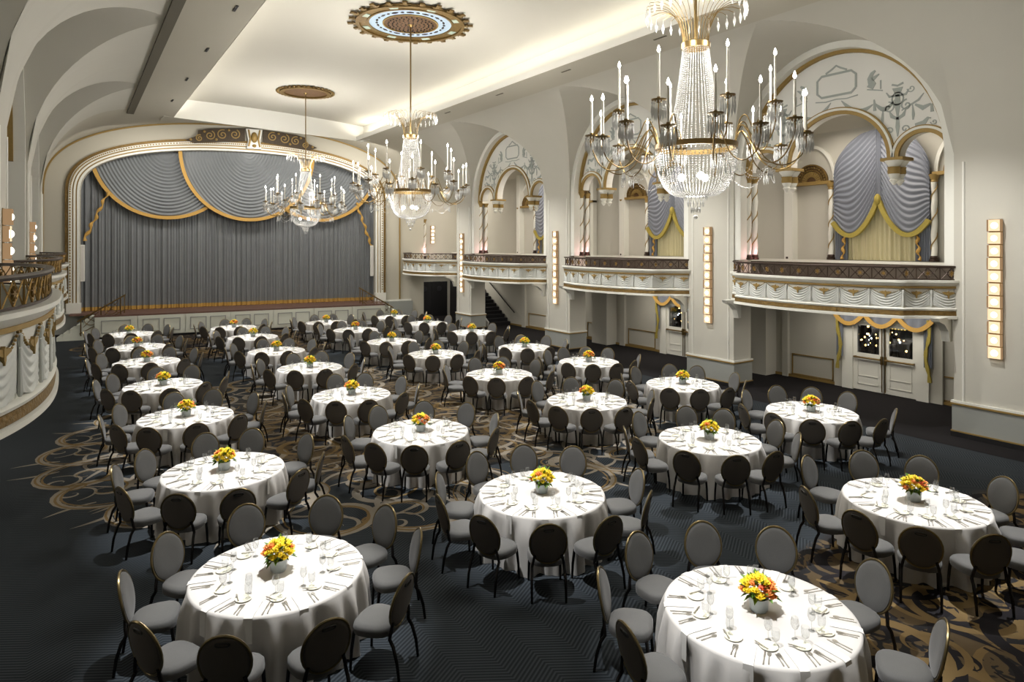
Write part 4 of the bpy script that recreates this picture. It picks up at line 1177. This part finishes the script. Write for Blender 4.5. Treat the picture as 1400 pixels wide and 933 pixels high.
def cutlery(kind, L):
    g = MB(); h = .006
    def bar(x0, x1, w0, w1): g.add([(-w0/2, x0, 0), (w0/2, x0, 0), (w1/2, x1, 0), (-w1/2, x1, 0), (-w0/2, x0, h), (w0/2, x0, h), (w1/2, x1, h), (-w1/2, x1, h)], [(0,3,2,1), (4,5,6,7), (0,1,5,4), (1,2,6,5), (2,3,7,6), (3,0,4,7)])
    bar(0, L*.5, .012, .007)
    if kind == 'knife': bar(L*.5, L*.95, .014, .013); bar(L*.95, L, .013, .004)
    elif kind == 'fork':
        bar(L*.5, L*.72, .008, .024)
        for k in (-.0095, -.0032, .0032, .0095): g.box(k-.0018, L*.72, 0, k+.0018, L, h)
    else:
        bar(L*.5, L*.7, .007, .010)
        g.prism([(.019*cos(a), L*.84+.03*sin(a)) for a in frange(0, 2*pi, 12)[:-1]], lambda x, y: (x, y, 0), lambda x, y: (x, y, h))
    return g
DK = single('dinner_knife', 'knife', cutlery('knife', .24), M['steel'])
BK = single('butter_knife', 'knife', cutlery('knife', .15), M['steel'])
DF = single('dinner_fork', 'fork', cutlery('fork', .20), M['steel'])
SF = single('salad_fork', 'fork', cutlery('fork', .17), M['steel'])
SP = single('soup_spoon', 'spoon', cutlery('spoon', .19), M['steel'])
# napkin: folded strip that hangs over the table edge
g = MB(); L = [(0, .003), (.15, .003), (.27, .002), (.295, -.01), (.302, -.06), (.305, -.26)]
vs = []
for y, z in L: vs += [(-.045, -y, z), (.045, -y, z), (.045, -y-.002, z+.002), (-.045, -y-.002, z+.002)]
g.add(vs, [(4*i+j, 4*i+(j+1) % 4, 4*i+4+(j+1) % 4, 4*i+4+j) for i in range(5) for j in range(4)]+[(3, 2, 1, 0), (20, 21, 22, 23)])
NAP = single('napkin', 'napkin', g, M['napkin'])

def flowers_proto(seed, warm):
    R = random.Random(seed); t = thing('flower_centrepiece', 'x', 'flower arrangement'); tree = []
    def B(g, nm, m, smooth=40):
        o = g.build(nm, m, t, smooth); tree.append((o, [])); return o
    g = MB(); g.lathe([(.0, 0), (.075, 0), (.088, .02), (.10, .14), (.092, .14), (.08, .03), (.0, .02)], n=20); B(g, 'vase', M['vase'])
    g = MB()
    for i in range(46):
        a = R.uniform(0, 6.28); e = R.uniform(-.35, 1.2); r = R.uniform(.12, .19)
        c_ = (r*cos(a)*cos(e)*.95, r*sin(a)*cos(e)*.95, .19+r*sin(e)*.8)
        d = (cos(a)*cos(e), sin(a)*cos(e), sin(e)); s_ = (-sin(a), cos(a), 0); w = R.uniform(.015, .026); l = R.uniform(.05, .085)
        p = lambda al, be, ga=0: (c_[0]+d[0]*al+s_[0]*be, c_[1]+d[1]*al+s_[1]*be, c_[2]+d[2]*al+ga)
        g.add([p(-l*.4, 0), p(l*.2, w, .012), p(l, 0, -.01), p(l*.2, -w, .012)], [(0, 1, 2), (0, 2, 3)])
    for i in range(14):
        a = 2*pi*i/14; g.tube([(.03*cos(a), .03*sin(a), .05), (.09*cos(a), .09*sin(a), .2)], .006, 4)
    B(g, 'foliage', M['leaf'], 0)
    n = 24
    for i in range(n):
        z = 1-(i+.5)/n*1.12; ph = i*2.39996; rr = sqrt(max(0, 1-z*z))
        x, y, zz = .145*rr*cos(ph), .145*rr*sin(ph), .205+.115*z; s0 = R.uniform(.040, .054)
        g = MB()
        # ruffled bloom: overlapping cups of petals
        for k, (rk, hk, nn) in enumerate(((1, .1, 7), (.72, .45, 6), (.42, .75, 5))):
            for j in range(nn):
                a = 2*pi*(j+.5*k)/nn+i
                c_ = cos(a); s_ = sin(a); q = s0*rk
                g.add([(x+s0*.1*c_, y+s0*.1*s_, zz+s0*(hk-.3)), (x+q*(c_-.45*s_), y+q*(s_+.45*c_), zz+s0*hk), (x+q*1.15*c_, y+q*1.15*s_, zz+s0*(hk+.12)), (x+q*(c_+.45*s_), y+q*(s_-.45*c_), zz+s0*hk)], [(0, 1, 2), (0, 2, 3)])
        g.ball((x, y, zz), s0*.62, 8, 5)
        u = x*cos(warm)+y*sin(warm)
        m = M['orange'] if u > .075 else (M['coral'] if u > .06 and i % 2 else M['yellow'])
        if i % 9 == 4: m = M['orange']
        B(g, 'bloom', m, 50)
    reg(t, tree); return t
FL = [flowers_proto(1, -1.2), flowers_proto(2, 2.6), flowers_proto(3, .4)]

def cloth_mesh(seed):
    R = random.Random(seed); g = MB(); n = 180
    fs_ = [(R.choice((9, 11, 13)), R.uniform(0, 6.3), .040), (R.choice((17, 19, 23)), R.uniform(0, 6.3), .042), (R.choice((29, 33)), R.uniform(0, 6.3), .020)]
    corner = [R.uniform(0, 6.28)+k*pi/2 for k in range(4)]
    def fold(a): return sum(A*sin(k*a+p) for k, p, A in fs_)
    prof = [(.0, .765), (.3, .765), (.6, .765), (.85, .765), (.915, .764), (.935, .757), (.943, .74)]
    for q in (.68, .6, .5, .4, .3, .2, .1, .03, .006): prof.append((None, q))
    vs = []
    for r, z in prof:
        for i in range(n):
            a = 2*pi*i/n
            if r is None:
                k = (.75-z)/.75; rr = .95+k*.02+min(1, k*3)*.015+fold(a)*min(1, k*4)*(.55+.6*k)
                for c_ in corner:
                    d = abs((a-c_+pi) % (2*pi)-pi)
                    if d < .12: rr += .07*k*k*(1-d/.12)
            else: rr = r
            vs.append((rr*cos(a), rr*sin(a), z))
    m_ = len(prof)
    g.add(vs, [(j*n+i, j*n+(i+1) % n, (j+1)*n+(i+1) % n, (j+1)*n+i) for j in range(m_-1) for i in range(n)])
    return g.mesh('tablecloth', M['cloth'], 60)
CLOTHS = [cloth_mesh(s_) for s_ in (1, 2, 3)]
g = MB(); g.lathe([(.0, .73), (.90, .73), (.905, .74), (.90, .755), (.0, .755)], n=40); TT = g.mesh('table_top', M['stagewood'])
def leg_me(a):
    g = MB(); g.tube([(.5*cos(a), .5*sin(a), 0), (.5*cos(a), .5*sin(a), .73)], .018, 6); return g.mesh('leg', M['legmetal'])
LEGS = [leg_me(a) for a in (.8, 2.4, 3.9, 5.5)]

TAB = {
'A1': (1.94, 7.66, [19, 53, 91, 130, 163, 206, 238, 271, 307, 347]) ,
'A2': (2.06, 11.58, [19, 63, 91, 133, 160, 203, 237, 267, 304, 333]) ,
'A3': (2.02, 15.64, [20, 62, 92, 140, 174, 213, 239, 269, 301, 343]) ,
'A4': (1.96, 19.42, [57, 90, 133, 160, 213, 239, 270, 300, 326, 354]) ,
'A5': (1.92, 23.55, [24, 60, 93, 139, 170, 210, 239, 268, 304, 342]) ,
'A6': (1.9, 27.16, [24, 60, 93, 139, 170, 210, 239, 268, 304, 342]) ,
'A7': (1.91, 31.2, [24, 60, 93, 139, 170, 210, 239, 268, 304, 342]) ,
'B1': (5.79, 4.1, [28, 60, 94, 132, 169, 306, 347]) ,
'B2': (5.83, 7.86, [33, 65, 97, 139, 171, 205, 236, 267, 307, 339]) ,
'B3': (5.74, 11.78, [26, 61, 101, 134, 187, 214, 240, 269, 306, 346]) ,
'B4': (5.71, 15.59, [15, 57, 86, 145, 175, 209, 237, 263, 299, 336]) ,
'B5': (5.91, 19.7, [24, 60, 93, 139, 170, 210, 239, 268, 304, 342]) ,
'B6': (5.87, 23.44, [24, 60, 93, 139, 170, 210, 239, 268, 304, 342]) ,
'B7': (5.96, 27.46, [24, 60, 93, 139, 170, 210, 239, 268, 304, 342]) ,
'B8': (5.93, 31.05, [24, 60, 93, 139, 170, 210, 239, 268, 304, 342]) ,
'C1': (10.14, 4.59, [20, 53, 92, 148, 181, 207, 236, 337, 268, 305]) ,
'C2': (10.08, 8.22, [28, 56, 101, 144, 170, 206, 235, 262, 313, 345]) ,
'C3': (10.14, 11.88, [21, 64, 101, 142, 180, 207, 233, 259, 302, 331]) ,
'C4': (10.11, 15.68, [12, 53, 85, 137, 163, 207, 235, 264, 299, 334]) ,
'C5': (10.18, 19.76, [24, 60, 93, 139, 170, 210, 239, 268, 304, 342]) ,
'C6': (10.1, 23.26, [24, 60, 93, 139, 170, 210, 239, 268, 304, 342]) ,
'C7': (10.17, 27.3, [24, 60, 93, 139, 170, 210, 239, 268, 304, 342]) ,
'C8': (9.96, 30.62, [24, 60, 93, 139, 170, 210, 239, 268, 304, 342]) ,
'D1': (13.63, 8.31, [2, 31, 60, 97, 154, 185, 212, 238, 264, 304]) ,
'D2': (13.45, 11.85, [27, 54, 95, 136, 170, 210, 236, 263, 304, 341]) ,
'D3': (13.53, 15.74, [25, 53, 82, 109, 159, 207, 234, 260, 288, 329]) ,
'D4': (13.51, 19.26, [24, 60, 93, 139, 170, 210, 239, 268, 304, 342]) ,
'D5': (13.95, 23.77, [24, 60, 93, 139, 170, 210, 239, 268, 304, 342]) ,
'D6': (13.81, 27.68, [24, 60, 93, 139, 170, 210, 239, 268, 304, 342]) ,
'D7': (13.59, 30.98, [24, 60, 93, 139, 170, 210, 239, 268, 304, 342]) ,
}

ORD = ('first', 'second', 'third', 'fourth', 'fifth', 'sixth', 'seventh', 'eighth')
COLN = {'A': 'leftmost', 'B': 'second', 'C': 'third', 'D': 'rightmost'}
def tname(k): return '%s table of the %s column' % (ORD[int(k[1])-1], COLN[k[0]])
# where a chair or setting lies around its table, seen from the camera
def wheres(x, y, angs):
    base = math.degrees(atan2(-y, -x))           # direction from the table to the camera
    names = ['camera side', 'near right', 'right-front', 'right', 'right-back', 'far side', 'left-back', 'left', 'left-front', 'near left']
    order = sorted(range(len(angs)), key=lambda i: (angs[i]-base+18) % 360)
    out = {}
    # even out: the ten names go round in order, starting from the one nearest the camera direction
    n = len(angs); full = 10
    if n == full:
        for r_, i in enumerate(order): out[i] = names[r_]
    else:
        for r_, i in enumerate(order):
            q = int(round(((angs[i]-base) % 360)/36)) % 10
            while names[q] in out.values(): q = (q+1) % 10
            out[i] = names[q]
    return out
used = {}
def first_or_dup(proto, loc, rz, label, group):
    if not used.get(proto.name):
        used[proto.name] = proto; proto.location = loc; proto.rotation_euler = (0, 0, rz); proto['label'] = label; proto['group'] = group; return proto
    return dup(proto, loc, rz, label, group)
R = random.Random(21)
keys = sorted(TAB, key=lambda k: hypot(*TAB[k][:2]))
for ti, k in enumerate(keys):
    x, y, angs = TAB[k]; nm_ = tname(k)
    t = thing('banquet_table', 'round banquet table under the white cloth, ' + nm_, 'table', (x, y, 0), R.uniform(0, 6), 'round banquet tables')
    ob('table_top', TT, t)
    for L_ in LEGS: ob('leg', L_, t)
    cl = ob('tablecloth', CLOTHS[ti % 3], None, None, 'floor-length white cloth with soft folds on the ' + nm_, 'tablecloth', 'white tablecloths', (x, y, 0), R.uniform(0, 6.28))
    # chairs
    W = wheres(x, y, angs)
    for i, a in enumerate(angs):
        th = radians(a); rr = 1.30+R.uniform(-.03, .04); px, py = x+rr*cos(th), y+rr*sin(th)
        rz = th+pi/2+R.uniform(-.06, .06)
        first_or_dup(CHAIR, (px, py, 0), rz, 'grey oval-backed chair, %s of the %s' % (W[i], nm_), 'chairs at the banquet tables')
    # centrepiece
    f = FL[ti % 3]; z = .766
    first_or_dup(f, (x, y, z), R.uniform(-.3, .3), 'yellow and orange flowers in a grey vase on the ' + nm_, 'flower centrepieces')
    # settings, lined up with the chairs
    sa = angs if len(angs) == 10 else [24, 60, 93, 139, 170, 210, 239, 268, 304, 342]
    W = wheres(x, y, sa)
    for i, a in enumerate(sa):
        th = radians(a); c_, s_ = cos(th), sin(th)
        P = lambda r, tq: (x+r*c_-tq*s_, y+r*s_+tq*c_, z)      # r from the centre, tq to the diner's right
        rz = th+pi/2                                             # local +y towards the centre
        w_ = '%s setting of the %s' % (W[i], nm_)
        first_or_dup(WINE, P(.50, .13), rz, 'stemmed wine glass, ' + w_, 'wine glasses')
        first_or_dup(GOB, P(.56, .20), rz, 'short water glass, ' + w_, 'water glasses')
        first_or_dup(PLATE, P(.60, -.17), rz, 'ivory bread plate, ' + w_, 'bread plates')
        b = P(.66, -.20); first_or_dup(BK, (b[0], b[1], z+.016), rz+.5, 'butter knife, ' + w_, 'butter knives')
        e = .012*R.random()
        first_or_dup(DK, P(.90, .12+e), rz, 'dinner knife, ' + w_, 'dinner knives')
        first_or_dup(SP, P(.88, .165+e), rz+.05, 'soup spoon, ' + w_, 'soup spoons')
        first_or_dup(DF, P(.90, -.12-e), rz, 'dinner fork, ' + w_, 'dinner forks')
        first_or_dup(SF, P(.88, -.155-e), rz-.06, 'salad fork, ' + w_, 'salad forks')
        first_or_dup(NAP, (x+.648*c_, y+.648*s_, z), th-pi/2+pi, 'white hanging napkin, ' + w_, 'napkins over the table edges')
# ---------------------------------------------------------------- lights
def light(name, kind, loc, energy, color=(1, .93, .82), rot=None, **kw):
    l = bpy.data.lights.new(name, kind); l.energy = energy; l.color = color
    for k_, v in kw.items(): setattr(l, k_, v)
    o = bpy.data.objects.new(name, l); COL.objects.link(o); o.location = loc
    if rot: o.rotation_euler = rot
    return o
def aim(o, target):
    from mathutils import Vector
    d = Vector(target)-o.location; o.rotation_euler = d.to_track_quat('-Z', 'Y').to_euler()
SPOT = 6000
for k in keys:
    x, y, _ = TAB[k]
    sx = 3.13 if k[0] in 'AB' else 12.97
    o = light('table_spotlight', 'SPOT', (sx, y+.3, 9.9), SPOT, (.98, .99, 1), spot_size=radians(23), spot_blend=.7, shadow_soft_size=.05)
    aim(o, (x, y, .76))
# cove strips: sit behind the fascia and wash the upper ceiling
for x, s_, Lc, yc in ((3.35, 1, 39.5, 11.9), (12.75, -1, 41, 12.5)):
    o = light('cove_strip', 'AREA', (x, yc, 10.12), 520, (1, .95, .84), shape='RECTANGLE', size=.15, size_y=Lc)
    o.rotation_euler = (0, -radians(180-42)*s_, 0)
for i, (x, y) in enumerate(CH):
    for a in (.4, 1.97, 3.54, 5.11): light('chandelier_glow', 'POINT', (x+1.15*cos(a), y+1.15*sin(a), 7.75), 170, (1, .965, .91), shadow_soft_size=.2)
    light('chandelier_core', 'POINT', (x, y, 5.62), 140, (1, .965, .91), shadow_soft_size=.15)
    for z_ in (6.4, 6.9, 7.35): light('chandelier_column_fill', 'POINT', (x, y, z_), 50, (1, .96, .89), shadow_soft_size=.06)  # unseen point lights added inside the bead column to make it glow
for (a, b_) in BAYS:
    light('gallery_light', 'AREA', (18.7, (a+b_)/2, 8.0), 110, (1, .9, .78), shape='RECTANGLE', size=1.2, size_y=3.0)
    light('aisle_light', 'AREA', (18.9, (a+b_)/2, 2.68), 62, (1, .93, .82), shape='RECTANGLE', size=1.2, size_y=3.5)
    light('aisle_light', 'AREA', (-2.8, (a+b_)/2, 2.68), 40, (1, .93, .82), shape='RECTANGLE', size=1.2, size_y=3.5)  # unseen left aisle lights, added to brighten the dado beside the stage
    light('column_uplight', 'POINT', (17.7, b_-.5, 4.15), 8, (1, .45, .5), shadow_soft_size=.08)
for a, b_ in PIERS[1:]:
    yc = (a+b_)/2
    o = light('pier_wash', 'SPOT', (12.97, yc+1.6, 9.9), 2000, (1, .975, .94), spot_size=radians(50), spot_blend=1, shadow_soft_size=.08); aim(o, (17.1, yc, 1.9))
for a, b_ in BAYS:
    yc = (a+b_)/2
    o = light('balcony_wash', 'SPOT', (12.97, yc+1.8, 9.9), 1900, (1, .975, .94), spot_size=radians(52), spot_blend=1, shadow_soft_size=.08); aim(o, (16.2, yc+.2, 3.0))
# stage wash
for x in (3, 8, 13):
    o = light('stage_wash', 'AREA', (x, 35.0-.13*x, 9.5), 170, (1, .95, .88), shape='RECTANGLE', size=2.5, size_y=.5)
    aim(o, (x, 38, 4))
W = bpy.data.worlds.new('night'); SC.world = W; W.use_nodes = True
W.node_tree.nodes['Background'].inputs[0].default_value = (.012, .016, .03, 1); W.node_tree.nodes['Background'].inputs[1].default_value = .3
SC.view_settings.view_transform = 'Standard'; SC.view_settings.look = 'None'; SC.view_settings.gamma = 1
SC.view_settings.use_curve_mapping = False; SC.view_settings.exposure = 0
cy = SC.cycles
cy.use_denoising = True
cy.max_bounces = 6; cy.diffuse_bounces = 3; cy.glossy_bounces = 2; cy.transmission_bounces = 2; cy.transparent_max_bounces = 12
cy.caustics_reflective = False; cy.caustics_refractive = False
cy.sample_clamp_indirect = 3; cy.sample_clamp_direct = 25
cy.use_adaptive_sampling = True; cy.adaptive_threshold = .02
